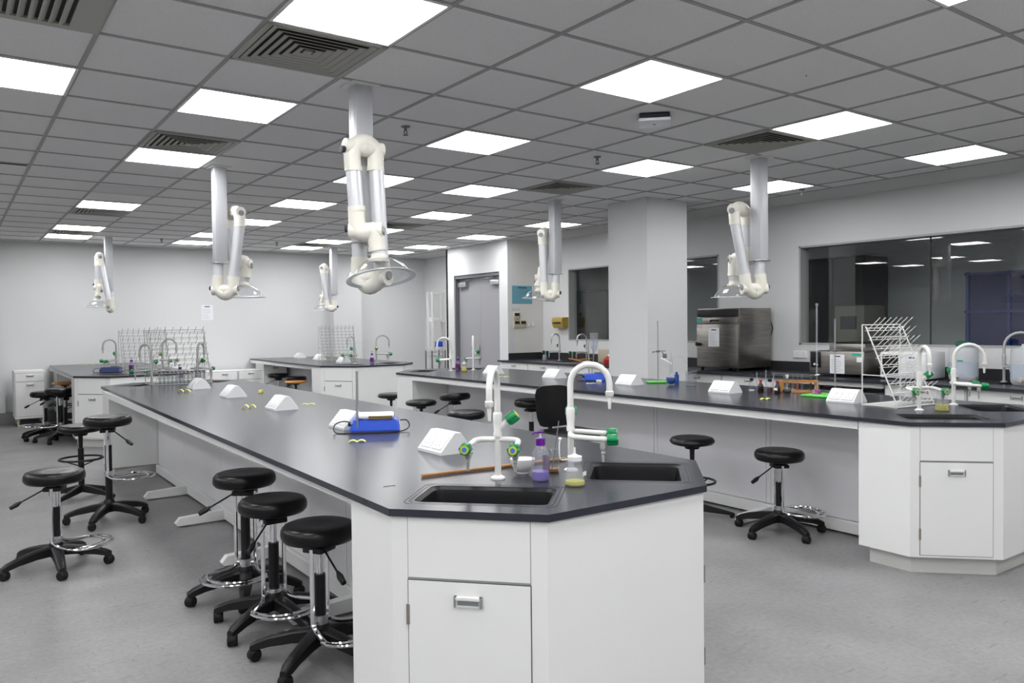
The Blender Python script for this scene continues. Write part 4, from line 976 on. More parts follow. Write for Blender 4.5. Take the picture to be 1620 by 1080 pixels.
# ------------------------------------------------------------------ labware
def vessel(name, label, cat, x, y, prof, z=BT, liquid=None, lm=None, gm='glass', group=None, seg=28):
    t = thing(name, label, cat, (x, y, z + 0.0008), 0, group)
    MB().lathe(prof, seg=seg, cap=False).build('glass_body', gm, t)
    if liquid:
        MB().lathe(liquid, seg=seg).build('liquid', lm, t)
    return t
def hotplate(label, x, y, rz, m='blue', plate=True, rod=None):
    t = thing('magnetic_stirrer', label, 'stirrer', (x, y, BT + 0.001), rz)
    b = MB(); pts = [(-0.125, -0.085), (0.125, -0.085), (0.125, 0.085), (-0.125, 0.085)]
    lo = [b.bm.verts.new((px, py, 0.004)) for px, py in pts]; hi = [b.bm.verts.new((px * 0.9, py * 0.86, 0.068)) for px, py in pts]
    for i in range(4): b.bm.faces.new((lo[i], lo[(i + 1) % 4], hi[(i + 1) % 4], hi[i]))
    b.bm.faces.new(lo[::-1]); b.bm.faces.new(hi)
    bmesh.ops.bevel(b.bm, geom=b.bm.edges[:], offset=0.007, segments=2, affect='EDGES')
    b.build('housing', m, t)
    MB().cyl((-0.12, -0.02, 0.042), (-0.134, -0.02, 0.042), 0.013, seg=14).build('dial', 'black_plastic', t)
    MB().cyl((-0.108, -0.07, 0.055), (-0.118, -0.078, 0.05), 0.006, seg=10).build('rod_socket', 'grey_plastic', t)
    if plate:
        p = MB().box(-0.085, 0.095, -0.075, 0.085, 0.074, 0.096, bev=0.010).build('top_plate', 'white_plastic', t)
        MB().box(-0.03, 0.088, -0.0785, -0.0745, 0.075, 0.090).build('plate_badge', 'brass', t)
        MB().box(-0.06, 0.07, -0.05, 0.06, 0.066, 0.076).build('plate_neck', 'steel', t)
    else:
        MB().box(0.0, 0.09, -0.02, 0.06, 0.068, 0.082, bev=0.004).build('top_plate', 'frame_grey', t)
    c = MB().tube(smooth_path([(-0.12, 0.01, 0.045), (-0.16, 0.0, 0.055), (-0.20, -0.03, 0.04), (-0.19, -0.08, 0.004), (-0.10, -0.105, 0.004), (0.02, -0.108, 0.004), (0.13, -0.08, 0.004), (0.17, -0.02, 0.02), (0.16, 0.02, 0.05), (0.125, 0.03, 0.05)], 5), 0.0035, 6)
    c.build('power_cord', 'black_plastic', t)
    if rod: MB().cyl((rod[0], rod[1], 0.03), (rod[0], rod[1], rod[2]), 0.0065, seg=10).cyl((rod[0], rod[1], rod[2]), (rod[0], rod[1], rod[2] + 0.012), 0.008, seg=10).build('support_rod', 'steel', t)
    return t
hotplate('bright blue magnetic stirrer with white plate and steel rod on the near bench', 1.935, 4.02, RD + 0.14, rod=(-0.085, -0.075, 0.325)).scale = (1.1, 1.1, 1.0)
hotplate('blue stirrer without a white plate on the right-hand bench, seen through the right swan neck', 5.38, 6.05, RD + 0.08, plate=False, rod=(-0.06, 0.03, 0.38))
o = hotplate('navy blue device on the back left bench', 1.76, 11.62, RD + 0.2, m='navy', plate=False)
tk = MB().tube([(1.475, 2.665, BT + 0.007), (2.15, 2.615, BT + 0.007)], 0.0065, 10); tk = tk.build('wooden_rod', 'wood'); tag(tk, 'thin brown rod lying across the near worktop behind the nearest sink', 'rod')
sc_ = MB().tube([(1.28, 2.60, BT + 0.001), (1.30, 2.60, BT + 0.0012), (1.325, 2.595, BT + 0.001)], 0.0008, 5).build('hair_strand', 'seam'); tag(sc_, 'tiny dark strand on the worktop left of the nearest sink', 'strand')
t = thing('mortar', 'white porcelain mortar left of the purple-topped soap bottle', 'mortar', (1.83, 2.49, BT + 0.001))
MB().lathe([(0, 0), (0.022, 0), (0.024, 0.008), (0.036, 0.018), (0.047, 0.040), (0.050, 0.058), (0.045, 0.058), (0.041, 0.038), (0.024, 0.016), (0, 0.012)], seg=32, cap=False).build('bowl', 'porcelain', t)
def pump_bottle(label, x, y, z=BT, rz=0, liq='liquid_purple', full=0.035, lab='label_purple', body='clear_plastic'):
    t = thing('soap_bottle', label, 'bottle', (x, y, z + 0.001), rz, 'pump soap bottles')
    MB().lathe([(0, 0), (0.030, 0), (0.033, 0.006), (0.033, 0.085), (0.030, 0.105), (0.017, 0.128), (0.015, 0.135)], seg=24, cap=False).build('body', body, t)
    if full: MB().lathe([(0, 0.003), (0.029, 0.003), (0.0315, 0.008), (0.0315, full), (0, full)], seg=24).build('liquid', liq, t)
    l = MB()
    for k in range(8):
        a0, a1 = -0.75 + k * 0.19, -0.75 + (k + 1) * 0.19
        v = [l.bm.verts.new((0.0337 * math.cos(a), 0.0337 * math.sin(a), z_)) for a, z_ in ((a0, 0.03), (a1, 0.03), (a1, 0.09), (a0, 0.09))]
        l.bm.faces.new(v)
    l.build('label', lab, t)
    MB().lathe([(0, 0.132), (0.0175, 0.132), (0.0175, 0.158), (0.012, 0.160), (0, 0.160)], seg=20).build('pump_collar', 'purple', t)
    p = MB().cyl((0, 0, 0.158), (0, 0, 0.178), 0.004, seg=8); p.build('pump_stem', 'white_plastic', t)
    MB().box(-0.013, 0.013, -0.009, 0.009, 0.178, 0.186, bev=0.003).tube([(-0.008, 0, 0.182), (-0.03, 0, 0.182), (-0.036, 0, 0.176)], 0.004, 8).build('pump_head', 'purple', t)
    return t
pump_bottle('clear soap bottle with a purple pump beside the mortar on the near worktop', 1.80, 2.335, rz=-0.1)
pump_bottle('purple soap bottle at the far end of the right-hand bench, before the grey door', 5.245, 8.50, rz=-2.2, full=0.08, liq='purple')
pump_bottle('purple-labelled soap bottle on the back middle bench between the thin taps', 5.27, 11.03, rz=-2.2, full=0.09)
pump_bottle('purple soap bottle on the back left bench right of the navy device', 1.99, 11.5, rz=-2.1, full=0.09, liq='purple')
pump_bottle('dark-topped pump bottle standing behind the wire rack of the near bench', 2.03, 8.98, rz=1, full=0)
def dropper(label, x, y, z=BT, liq=0.03, h=0.105, group='drop bottles with yellow liquid'):
    t = thing('wash_bottle', label, 'bottle', (x, y, z + 0.001), 0.4, group)
    MB().lathe([(0, 0), (0.036, 0), (0.038, 0.005), (0.034, 0.035), (0.028, 0.062), (0.026, 0.078), (0.028, 0.082), (0.028, 0.09)], seg=26, cap=False).build('body', 'soft_plastic', t)
    MB().lathe([(0, 0.003), (0.034, 0.003), (0.0365, 0.006), (0.037 - liq * 0.11, liq), (0, liq)], seg=26).build('liquid', 'liquid_yellow', t)
    MB().lathe([(0, 0.088), (0.0265, 0.088), (0.0265, h), (0.012, h + 0.004), (0.004, h + 0.010), (0.003, h + 0.032), (0, h + 0.032)], seg=22).build('cap', 'white_plastic', t)
    return t
t = dropper('squat clear bottle with a white nozzle cap and a little yellow liquid, nearest the camera', 1.845, 2.19, liq=0.016)
MB().tube(smooth_path([(-0.02, 0.02, 0.095), (-0.055, 0.03, 0.10), (-0.062, 0.03, 0.15), (-0.055, 0.03, 0.17)], 4), 0.0025, 6).ball((-0.055, 0.03, 0.173), 0.006).build('cap_strap', 'white_plastic', t)
MB().box(-0.002, 0.024, -0.0345, -0.033, 0.035, 0.05).build('label', 'paper', t)
t = vessel('beaker', 'small glass beaker with a brown residue and a dark stirring stick', 'beaker', 1.94, 2.44, [(0, 0), (0.024, 0), (0.027, 0.004), (0.027, 0.085), (0.030, 0.09)], liquid=[(0, 0.002), (0.024, 0.002), (0.0255, 0.005), (0.0255, 0.014), (0, 0.014)], lm='liquid_brown')
k = MB().tube([(1.93, 2.43, BT + 0.012), (1.975, 2.44, BT + 0.20)], 0.0022, 6).build('stirring_stick', 'frame_grey'); tag(k, 'thin dark stick leaning in the small beaker', 'stick')
vessel('flat_flask', 'clear flask with yellow liquid standing by the taps of the right-hand bench', 'flask', 5.19, 2.50, [(0, 0), (0.040, 0), (0.043, 0.006), (0.036, 0.05), (0.031, 0.07), (0.031, 0.115), (0.02, 0.122), (0, 0.123)], liquid=[(0, 0.003), (0.038, 0.003), (0.041, 0.008), (0.0375, 0.040), (0, 0.040)], lm='liquid_yellow', gm='soft_plastic')
dropper('drop bottle half full of yellow liquid at the far end of the right-hand bench', 5.25, 8.36, liq=0.058)

def wire_frame(t, w, d, h, m, r=0.005, lean=0.11, rows=8, pegs=8, peg=0.09, pr=0.0025):
    """x: width, -y: slanted front, +y: upright back"""
    f = MB()
    f.tube([(-w / 2, d / 2, r), (-w / 2, d / 2, h), (w / 2, d / 2, h), (w / 2, d / 2, r)], r, 8)
    f.tube([(-w / 2, d / 2, r), (-w / 2, -d / 2, r), (w / 2, -d / 2, r), (w / 2, d / 2, r)], r, 8, closed=True)
    top = d / 2 - 0.02
    f.tube([(-w / 2 + 0.01, -d / 2, r), (-w / 2 + 0.01, top, h - 0.01)], r, 8).tube([(w / 2 - 0.01, -d / 2, r), (w / 2 - 0.01, top, h - 0.01)], r, 8)
    f.tube([(-w / 2, d / 2, h * 0.38), (-w / 2, -d / 2 + (top + d / 2) * 0.38, h * 0.38)], r * 0.8, 6).tube([(w / 2, d / 2, h * 0.38), (w / 2, -d / 2 + (top + d / 2) * 0.38, h * 0.38)], r * 0.8, 6)
    f.build('frame', m, t)
    for i in range(rows):
        s = 0.06 + 0.90 * i / (rows - 1)
        y = -d / 2 + (top + d / 2) * s; z = h * s
        b = MB().tube([(-w / 2 + 0.01, y, z), (w / 2 - 0.01, y, z)], pr * 1.4, 6).tube([(-w / 2 + 0.01, y + 0.012, z - 0.018), (w / 2 - 0.01, y + 0.012, z - 0.018)], pr * 1.1, 6)
        for k in range(pegs):
            x = -w / 2 + 0.03 + (w - 0.06) * k / (pegs - 1) + (0.0 if i % 2 else 0.01)
            b.tube([(x, y + 0.012, z - 0.018), (x, y, z), (x + 0.0, y - peg * 0.8, z + peg * 0.72)], pr, 5)
        b.build('peg_row', m, t)
    tr = MB().tube([(-w / 2, -d / 2, 0.03), (w / 2, -d / 2, 0.03)], pr, 5)
    for k in range(14): 
        x = -w / 2 + w * k / 13; tr.tube([(x, -d / 2, r), (x, d / 2, r)], pr * 0.8, 5)
    tr.build('base_grid', m, t)
t = thing('drying_rack', 'large white wire drying rack with slanted pegs on the right-hand bench', 'drying rack', (5.33, 2.86, BT), RD + 0.52)
wire_frame(t, 0.42, 0.26, 0.555, 'white_coat', r=0.0048, rows=9, pegs=7, peg=0.10, pr=0.0026)
t = thing('drying_rack', 'wire drying rack at the far end of the near bench', 'drying rack', (1.97, 8.75, BT), 0.05)
wire_frame(t, 0.60, 0.26, 0.56, 'wire_grey', r=0.005, rows=10, pegs=8, peg=0.08, pr=0.0022)
t = thing('drying_rack', 'thin wire drying rack on the back left bench right of the navy device', 'drying rack', (2.25, 12.0, BT), 0.02)
wire_frame(t, 0.62, 0.24, 0.55, 'wire_grey', r=0.004, rows=11, pegs=9, peg=0.08, pr=0.0022)
t = thing('drying_rack', 'pale wire drying rack on the back middle bench against the wall pier', 'drying rack', (5.22, 12.2, BT), -0.2)
wire_frame(t, 0.58, 0.24, 0.57, 'wire_grey', r=0.004, rows=11, pegs=9, peg=0.08, pr=0.0024)
t = thing('bottle_tray', 'wire tray holding rows of dark-capped vials under the near bench rack', 'tray', (2.0, 8.60, BT + 0.001), 0.03)
MB().tube([(-0.27, -0.05, 0.12), (0.2, -0.05, 0.12), (0.2, 0.05, 0.12), (-0.27, 0.05, 0.12)], 0.004, 6, closed=True).tube([(-0.27, -0.05, 0.006), (0.2, -0.05, 0.006), (0.2, 0.05, 0.006), (-0.27, 0.05, 0.006)], 0.004, 6, closed=True).tube([(-0.27, -0.05, 0.06), (0.2, -0.05, 0.06), (0.2, 0.05, 0.06), (-0.27, 0.05, 0.06)], 0.003, 6, closed=True).build('tray_frame', 'wire_grey', t)
v0 = []
vial = thing('vial', 'small dark-capped glass vial in the wire tray under the near bench rack', 'vial', (0, 0, 0), 0, 'dark-capped vials in the wire tray')
MB().lathe([(0, 0), (0.011, 0), (0.011, 0.10), (0.008, 0.112)], seg=10, cap=False).build('glass_body', 'glass', vial)
MB().lathe([(0, 0.108), (0.010, 0.108), (0.010, 0.13), (0, 0.13)], seg=10).build('cap', 'black_plastic', vial)
for i in range(12):
    for j in range(2):
        again(vial, v0, (1.75 + i * 0.039, 8.575 + j * 0.05, BT + 0.003), 0, 'small dark-capped glass vial in the wire tray under the near bench rack')

# right-hand bench: ring stand, flasks, bottles
def ring_stand(label, x, y, rz, base, h, rod, m='lime', clampz=None, bw=0.16, bd=0.10, bh=0.016):
    t = thing('ring_stand', label, 'lab stand', (x, y, BT + 0.001), rz)
    MB().box(-bw / 2, bw / 2, -bd / 2, bd / 2, 0, bh, bev=0.006).build('base', m, t)
    MB().cyl((rod[0], rod[1], bh), (rod[0], rod[1], h), 0.0055, seg=10).build('rod', 'steel', t)
    if clampz:
        c = MB().box(rod[0] - 0.016, rod[0] + 0.016, rod[1] - 0.018, rod[1] + 0.012, clampz - 0.010, clampz + 0.010, bev=0.003)
        c.tube([(rod[0] - 0.05, rod[1] - 0.01, clampz - 0.006), (rod[0], rod[1] - 0.01, clampz + 0.002), (rod[0] + 0.07, rod[1] - 0.015, clampz + 0.004)], 0.0045, 6)
        c.ball((rod[0] - 0.05, rod[1] - 0.01, clampz - 0.006), 0.008)
        c.build('clamp', 'frame_grey', t)
    return t
t = ring_stand('steel ring stand on a bright green base holding the distilling flask before the pillar', 5.60, 5.40, RD + 0.1, None, 0.60, (0.012, 0.0), clampz=0.305, bw=0.19, bd=0.13)
MB().box(0.035, 0.075, -0.03, -0.005, 0.24, 0.285, M=TR(0.02, 0, 0) , bev=0.008).tube([(0.05, -0.015, 0.30), (0.085, -0.02, 0.25)], 0.006, 6).build('clamp_jaw', 'frame_grey', t)
fx, fy = 5.50, 5.12
t = vessel('round_flask', 'round glass flask with blue liquid below the ring stand clamp', 'flask', fx, fy, [(0, 0.004), (0.02, 0.006), (0.040, 0.022), (0.050, 0.050), (0.044, 0.078), (0.026, 0.098), (0.014, 0.108), (0.013, 0.24), (0.016, 0.245)])
MB().lathe([(0, 0.008), (0.018, 0.010), (0.036, 0.024), (0.046, 0.050), (0.043, 0.07), (0, 0.07)], seg=24).build('liquid', 'liquid_blue', t)
MB().tube(smooth_path([(0.0, 0, 0.20), (-0.04, 0.02, 0.225), (-0.10, 0.05, 0.26)], 3), 0.005, 6).tube(smooth_path([(0.012, 0, 0.25), (0.05, -0.03, 0.265), (0.09, -0.06, 0.245), (0.12, -0.085, 0.20)], 4), 0.003, 6).tube([(0, 0, 0.24), (0, 0, 0.30)], 0.003, 6).build('side_arm', 'glass', t)
MB().lathe([(0, 0), (0.032, 0), (0.032, 0.008), (0.026, 0.008), (0.026, 0.002), (0, 0.002)], seg=20).build('cork_ring', 'glass', t)
sc2 = MB().lathe([(0, 0), (0.022, 0), (0.022, 0.085), (0, 0.085)], M=TR(5.66, 5.20, BT + 0.001), seg=16).lathe([(0, 0.085), (0.012, 0.085), (0.012, 0.11), (0, 0.11)], M=TR(5.66, 5.20, BT + 0.001), seg=12)
sc2 = sc2.build('reagent_bottle', 'liquid_blue'); tag(sc2, 'small blue bottle right behind the round flask', 'bottle', 'small reagent bottles')
vessel('beaker', 'empty glass beaker right of the round blue flask', 'beaker', 5.56, 4.93, [(0, 0), (0.044, 0), (0.048, 0.005), (0.048, 0.125), (0.053, 0.132)], liquid=[(0, 0.002), (0.046, 0.002), (0.046, 0.006), (0, 0.006)], lm='glass')
def reagent(label, x, y, glass, cap, liq, lm, r=0.024, h=0.085, lab=False):
    t = thing('reagent_bottle', label, 'bottle', (x, y, BT + 0.001), -2.2, 'small reagent bottles')
    MB().lathe([(0, 0), (r * 0.93, 0), (r, 0.004), (r, h * 0.62), (r * 0.86, h * 0.74), (r * 0.45, h * 0.90), (r * 0.42, h)], seg=24, cap=False).build('body', glass, t)
    if liq: MB().lathe([(0, 0.002), (r * 0.92, 0.003), (r * 0.94, 0.006), (r * 0.94, liq), (0, liq)], seg=24).build('liquid', lm, t)
    if cap == 'stopper': MB().lathe([(0, h - 0.006), (r * 0.42, h - 0.006), (r * 0.36, h + 0.008), (r * 0.62, h + 0.016), (r * 0.62, h + 0.02), (0, h + 0.021)], seg=20).build('stopper', 'red_plastic', t)
    else: MB().lathe([(0, h - 0.004), (r * 0.62, h - 0.004), (r * 0.62, h + 0.02), (0, h + 0.02)], seg=20).build('cap', 'black_plastic', t)
    if lab: MB().box(-0.015, 0.015, r * 0.2, r + 0.0015, 0.030, 0.050, M=RZ(-0.9 - PI / 2)).build('label', 'paper', t)
    return t
reagent('small clear bottle with a black cap and white powder, left of the dark bottles', 5.47, 4.19, 'glass', 'cap', 0.014, 'paper', h=0.092)
reagent('dark brown bottle with a red stopper, first right of the clear bottle', 5.43, 4.07, 'amber_glass', 'stopper', 0, None, h=0.085)
reagent('clear bottle with dark red liquid and a black cap between the two red stoppers', 5.47, 4.01, 'glass', 'cap', 0.04, 'liquid_red', h=0.095)
reagent('brown bottle with a red stopper and a white label beside the black round flask', 5.43, 3.91, 'amber_glass', 'stopper', 0, None, h=0.085, lab=True)
t = vessel('volumetric_flask', 'round flask of black liquid with a tall neck and pale stopper', 'flask', 5.48, 3.855, [(0, 0.001), (0.02, 0.002), (0.032, 0.015), (0.034, 0.03), (0.026, 0.048), (0.012, 0.058), (0.009, 0.065), (0.009, 0.13)], liquid=[(0, 0.003), (0.019, 0.004), (0.031, 0.016), (0.033, 0.03), (0.028, 0.042), (0, 0.042)], lm='liquid_black')
MB().lathe([(0, 0.125), (0.008, 0.125), (0.013, 0.145), (0.013, 0.155), (0, 0.155)], seg=14).build('stopper', 'white_plastic', t)
RX0, RY0 = 5.68, 3.88
RR = RD - 0.05
t = thing('test_tube_rack', 'small orange wooden test tube rack between the bottles and the burettes', 'test tube rack', (RX0, RY0, BT + 0.001), RR)
rk = MB(); W0 = 0.29
rk.box(-W0 / 2, W0 / 2, -0.032, 0.032, 0, 0.012).box(-W0 / 2, -W0 / 2 + 0.012, -0.032, 0.032, 0, 0.10).box(W0 / 2 - 0.012, W0 / 2, -0.032, 0.032, 0, 0.10)
rk.box(-W0 / 2, W0 / 2, -0.03, -0.024, 0.082, 0.098).box(-W0 / 2, W0 / 2, 0.024, 0.03, 0.082, 0.098).box(-W0 / 2, W0 / 2, -0.004, 0.004, 0.086, 0.094)
for k in range(7): rk.box(-W0 / 2 + W0 * (k + 1) / 8 - 0.004, -W0 / 2 + W0 * (k + 1) / 8 + 0.004, -0.03, 0.03, 0.084, 0.096)
rk.box(W0 / 2 + 0.0, W0 / 2 + 0.02, -0.03, 0.03, 0.0, 0.02)
rk.build('frame', 'wood_orange', t)
tl = [(0, 'liquid_orange', 0.0, 'empty test tube'), (1, 'liquid_red', 0.05, 'test tube of dark red liquid'), (2, 'liquid_blue', 0.0, 'second empty test tube'), (3, 'liquid_orange', 0.06, 'test tube of orange liquid'),
      (4, 'glass', 0.0, 'third empty test tube'), (6, 'liquid_black', 0.065, 'test tube of purple-black liquid')]
Mr = TR(RX0, RY0, BT + 0.013) @ RZ(RR)
for k, lm_, lq, lb in tl:
    q = Mr @ Vector((-W0 / 2 + W0 * (k + 0.5) / 8 + 0.0, -0.014, 0.0))
    t = thing('test_tube', '%s standing in the orange wooden rack' % lb, 'test tube', q, 0, 'test tubes in the orange rack')
    MB().lathe([(0, 0.001), (0.005, 0.003), (0.0075, 0.009), (0.0075, 0.135), (0.009, 0.137)], seg=14, cap=False).build('glass_body', 'glass', t)
    if lq: MB().lathe([(0, 0.002), (0.0045, 0.004), (0.0068, 0.01), (0.0068, lq), (0, lq)], seg=12).build('liquid', lm_, t)
for dx, dy, lb in ((-0.10, 0.34, 'upright glass rod behind the clear bottle'), (-0.14, 0.22, 'upright glass rod between the first two bottles'), (-0.16, 0.13, 'upright glass rod left of the tube rack')):
    t = thing('pipette', lb, 'pipette', (RX0 + dx, RY0 + dy, BT + 0.001))
    MB().lathe([(0, 0), (0.016, 0), (0.016, 0.006), (0.005, 0.01), (0.005, 0.02), (0, 0.02)], seg=14).build('foot', 'glass', t)
    MB().cyl((0, 0, 0.01), (0, 0, 0.155 if dx != -0.14 else 0.175), 0.0045, seg=10).build('tube', 'soft_plastic', t)
bg = ring_stand('steel stand on green board with black clamp left of the last socket box', 5.52, 3.55, -PI / 2, None, 0.60, (0.03, 0.10), clampz=0.355, bw=0.24, bd=0.26)
pf = vessel('conical_flask', 'small conical flask of magenta liquid on the green stand base', 'flask', 5.50, 3.60, [(0, 0), (0.034, 0), (0.036, 0.004), (0.012, 0.062), (0.011, 0.082), (0.014, 0.085)], z=BT + 0.018, liquid=[(0, 0.002), (0.032, 0.002), (0.034, 0.005), (0.0245, 0.030), (0, 0.030)], lm='liquid_magenta')
bu = thing('burette', 'long upright glass burette held by the black clamp above the magenta flask', 'burette', (5.50, 3.60, BT), 0)
MB().cyl((0, 0, 0.17), (0, 0, 0.70), 0.0062, seg=12).lathe([(0.006, 0.70), (0.011, 0.71), (0.011, 0.722), (0.009, 0.722)], seg=12).cyl((0, 0, 0.10), (0, 0, 0.16), 0.003, 0.005, seg=8).build('tube', 'soft_plastic', bu)
MB().cyl((-0.02, 0.0, 0.165), (0.026, 0.0, 0.165), 0.006, seg=10).ball((0, 0, 0.165), 0.009).build('stopcock', 'white_plastic', bu)
MB().ball((0.03, -0.005, 0.165), 0.007).build('stopcock_tip', 'red_plastic', bu)
tm = MB().tube([(5.44, 3.98, BT + 0.168), (5.495, 3.61, BT + 0.163)], 0.0016, 6); tm = tm.build('glass_rod', 'soft_plastic'); tag(tm, 'thin glass rod lying level from the tube rack to the burette tap', 'rod')

# ------------------------------------------------------------------ window counter equipment
ZC = BT
def sheet(parent_label, M, w, h, lines=8, name='notice', m='paper', cat='notice', kindthing=True, parent=None, title=True):
    o = MB().box(-w / 2, w / 2, -0.0012, 0.0, -h / 2, h / 2, M=M).build(name, m, parent, smooth=False)
    if not parent: tag(o, parent_label, cat)
    if title: MB().box(-w * 0.22, w * 0.22, -0.0018, -0.0012, h * 0.36, h * 0.42, M=M).build('heading', 'ink', o)
    l = MB(); random.seed(int(w * 1000) + lines)
    for i in range(lines):
        z = h * (0.22 - 0.62 * i / max(1, lines - 1)); L = w * random.uniform(0.45, 0.78)
        l.box(-w * 0.4, -w * 0.4 + L, -0.0017, -0.0012, z - h * 0.008, z + h * 0.008, M=M)
    l.build('text_lines', 'ink_grey', o)
    return o
FX = lambda x, y, z: TR(x, y, z) @ RZ(-PI / 2)     # local -y faces world -x
t = thing('drying_oven', 'large stainless steel drying oven on the window counter right of the pillar', 'oven', (7.50, 5.93, ZC))
ow, od, oz0, oz1 = 0.63, 0.62, 0.035, 0.745
MB().box(0.02, od, 0, ow, oz0, oz1, bev=0.006).build('body', 'brushed', t)
MB().box(0.0, 0.02, 0.004, ow - 0.004, oz0 + 0.01, 0.555, bev=0.006).build('door', 'brushed', t)
MB().box(-0.001, 0.02, 0.004, ow - 0.004, 0.56, 0.635, bev=0.003).build('control_panel', 'brushed', t)
MB().box(-0.002, 0.021, 0.01, ow - 0.01, 0.645, 0.735, bev=0.003).build('display_panel', 'darker_wall', t)
k = MB().box(-0.01, 0.0, 0.28, 0.40, 0.595, 0.612, bev=0.003); k.cyl((-0.016, 0.40, 0.597), (0, 0.40, 0.597), 0.013, seg=12); k.build('controls', 'black_plastic', t)
MB().cyl((-0.03, ow - 0.03, 0.315), (0.0, ow - 0.03, 0.315), 0.026, 0.018, seg=18).build('door_knob', 'black_plastic', t)
MB().box(-0.0025, -0.001, ow - 0.09, ow - 0.005, 0.585, 0.632).build('teal_tag', 'teal', t)
MB().box(-0.003, 0.001, ow - 0.08, ow - 0.01, 0.515, 0.545).build('small_tag', 'paper', t)
MB().tube([(od + 0.01, 0.02, 0.60), (od + 0.03, 0.0, 0.50), (od + 0.012, 0.02, 0.40)], 0.006, 6).build('rear_cable', 'black_plastic', t)
for a in (0.05, od - 0.05):
    for b in (0.05, ow - 0.05): MB().cyl((a, b, 0.0), (a, b, oz0 + 0.003), 0.02, seg=12).build('foot', 'rubber', t)
sheet('white printed notice taped on the steel oven door', FX(7.4985, 6.29, ZC + 0.40), 0.165, 0.225, lines=9)
t = thing('water_bath', 'low stainless steel water bath on the window counter behind the burette stands', 'water bath', (7.52, 4.39, ZC))
MB().box(0.0, 0.52, 0, 0.62, 0.03, 0.265, bev=0.006).build('body', 'brushed', t)
MB().box(0.02, 0.5, 0.0, 0.40, 0.265, 0.345, bev=0.004).build('lid', 'brushed', t)
MB().box(0.04, 0.46, 0.05, 0.36, 0.345, 0.362, bev=0.01).build('lid_handle', 'black_plastic', t)
MB().box(-0.012, 0.0, 0.49, 0.60, 0.09, 0.255, bev=0.004).build('control_panel', 'black_plastic', t)
MB().cyl((-0.02, 0.55, 0.125), (-0.012, 0.55, 0.125), 0.012, seg=12).cyl((-0.02, 0.515, 0.12), (-0.012, 0.515, 0.12), 0.008, seg=12).build('dial', 'paper', t)
MB().box(-0.0015, 0.0, 0.02, 0.13, 0.225, 0.25).build('teal_tag', 'teal', t); MB().box(-0.0015, 0.0, 0.02, 0.08, 0.16, 0.21).build('small_tag', 'paper', t)
for a in (0.04, 0.48):
    for b in (0.05, 0.57): MB().cyl((a, b, 0.0), (a, b, 0.032), 0.018, seg=12).build('foot', 'rubber', t)
sheet('white printed notice taped on the low steel water bath', FX(7.5185, 4.685, ZC + 0.135), 0.165, 0.20, lines=8)
t = thing('centrifuge', 'black-fronted bench instrument half hidden behind the white peg rack', 'instrument', (7.58, 3.80, ZC))
MB().box(0.0, 0.38, 0, 0.46, 0.01, 0.27, bev=0.015).build('body', 'white_plastic', t)
MB().box(-0.004, 0.0, 0.27, 0.43, 0.05, 0.245).build('display', 'black_plastic', t)
sheet('white printed notice on the instrument behind the white peg rack', FX(7.5775, 3.93, ZC + 0.14), 0.16, 0.20, lines=9)
def carboy(label, x, y, r, h, cap):
    t = thing('carboy', label, 'carboy', (x, y, ZC + 0.001), 0, 'translucent white carboys')
    MB().lathe([(0, 0), (r * 0.86, 0), (r * 0.97, 0.02), (r, 0.05), (r, h * 0.88), (r * 0.94, h * 0.97), (r * 0.5, h), (r * 0.42, h + 0.01)], seg=32, cap=False).build('body', 'milky', t)
    MB().lathe([(r * 1.002, 0.055), (r * 1.002, h * 0.56)], seg=32, cap=False).build('liquid_level', 'milky_liquid', t)
    if cap: MB().lathe([(0, h + 0.005), (r * 0.55, h + 0.005), (r * 0.5, h + 0.045), (r * 0.3, h + 0.055), (0, h + 0.055)], seg=20).build('cap', 'dark_green', t)
    else: MB().lathe([(0, h + 0.005), (r * 0.45, h + 0.005), (r * 0.42, h + 0.03), (0, h + 0.03)], seg=20).build('cap', 'milky', t)
    MB().tube(smooth_path([(-r * 0.7, 0, h), (-r * 0.5, 0, h + 0.014), (0, -r * 0.2, h + 0.014), (r * 0.6, 0, h)], 3), 0.005, 6).build('carry_handle', 'black_plastic' if cap else 'milky', t)
    MB().cyl((-r * 0.95, 0, 0.045), (-r - 0.05, 0, 0.045), 0.012, seg=10).ball((-r - 0.04, 0, 0.06), 0.012).build('spigot', 'beige', t)
    return t
t = carboy('tall translucent white carboy with a dark green cap on the window counter', 7.80, 3.56, 0.125, 0.325, True)
MB().box(-0.128, -0.124, -0.01, 0.035, 0.19, 0.205, M=RZ(0.3)).build('teal_tag', 'teal', t)
t = carboy('translucent white carboy cut by the right edge of the picture', 7.76, 2.98, 0.15, 0.33, False)
# left end items
t = thing('drying_stand', 'wire and glass funnel stand left of the pillar on the window counter', 'lab glassware', (7.72, 8.72, ZC))
MB().cyl((0, 0, 0), (0, 0, 0.40), 0.006, seg=8).lathe([(0, 0), (0.05, 0), (0.05, 0.008), (0, 0.008)], seg=16).build('stand_rod', 'steel', t)
MB().lathe([(0.06, 0.44), (0.058, 0.30), (0.05, 0.22), (0.02, 0.17), (0.008, 0.15), (0.008, 0.10)], M=TR(0.0, -0.02, 0), seg=24, cap=False).build('funnel', 'soft_plastic', t)
o = MB().box(7.86, 8.08, 8.30, 8.78, ZC + 0.001, ZC + 0.20, bev=0.01).build('cardboard_box', 'beige'); tag(o, 'beige box behind the glass funnel on the window counter', 'box')
o = MB().box(-0.14, 0.14, -0.02, 0.02, 0, 0.012, M=TR(7.62, 8.98, ZC + 0.03) @ RZ(-1.3) @ RY(0.16)).box(-0.11, 0.11, -0.02, 0.02, 0, 0.012, M=TR(7.70, 8.90, ZC + 0.045) @ RZ(-0.9) @ RY(-0.1)).build('wooden_tongs', 'wood_orange'); tag(o, 'crossed wooden tongs below the looped tap', 'tongs')
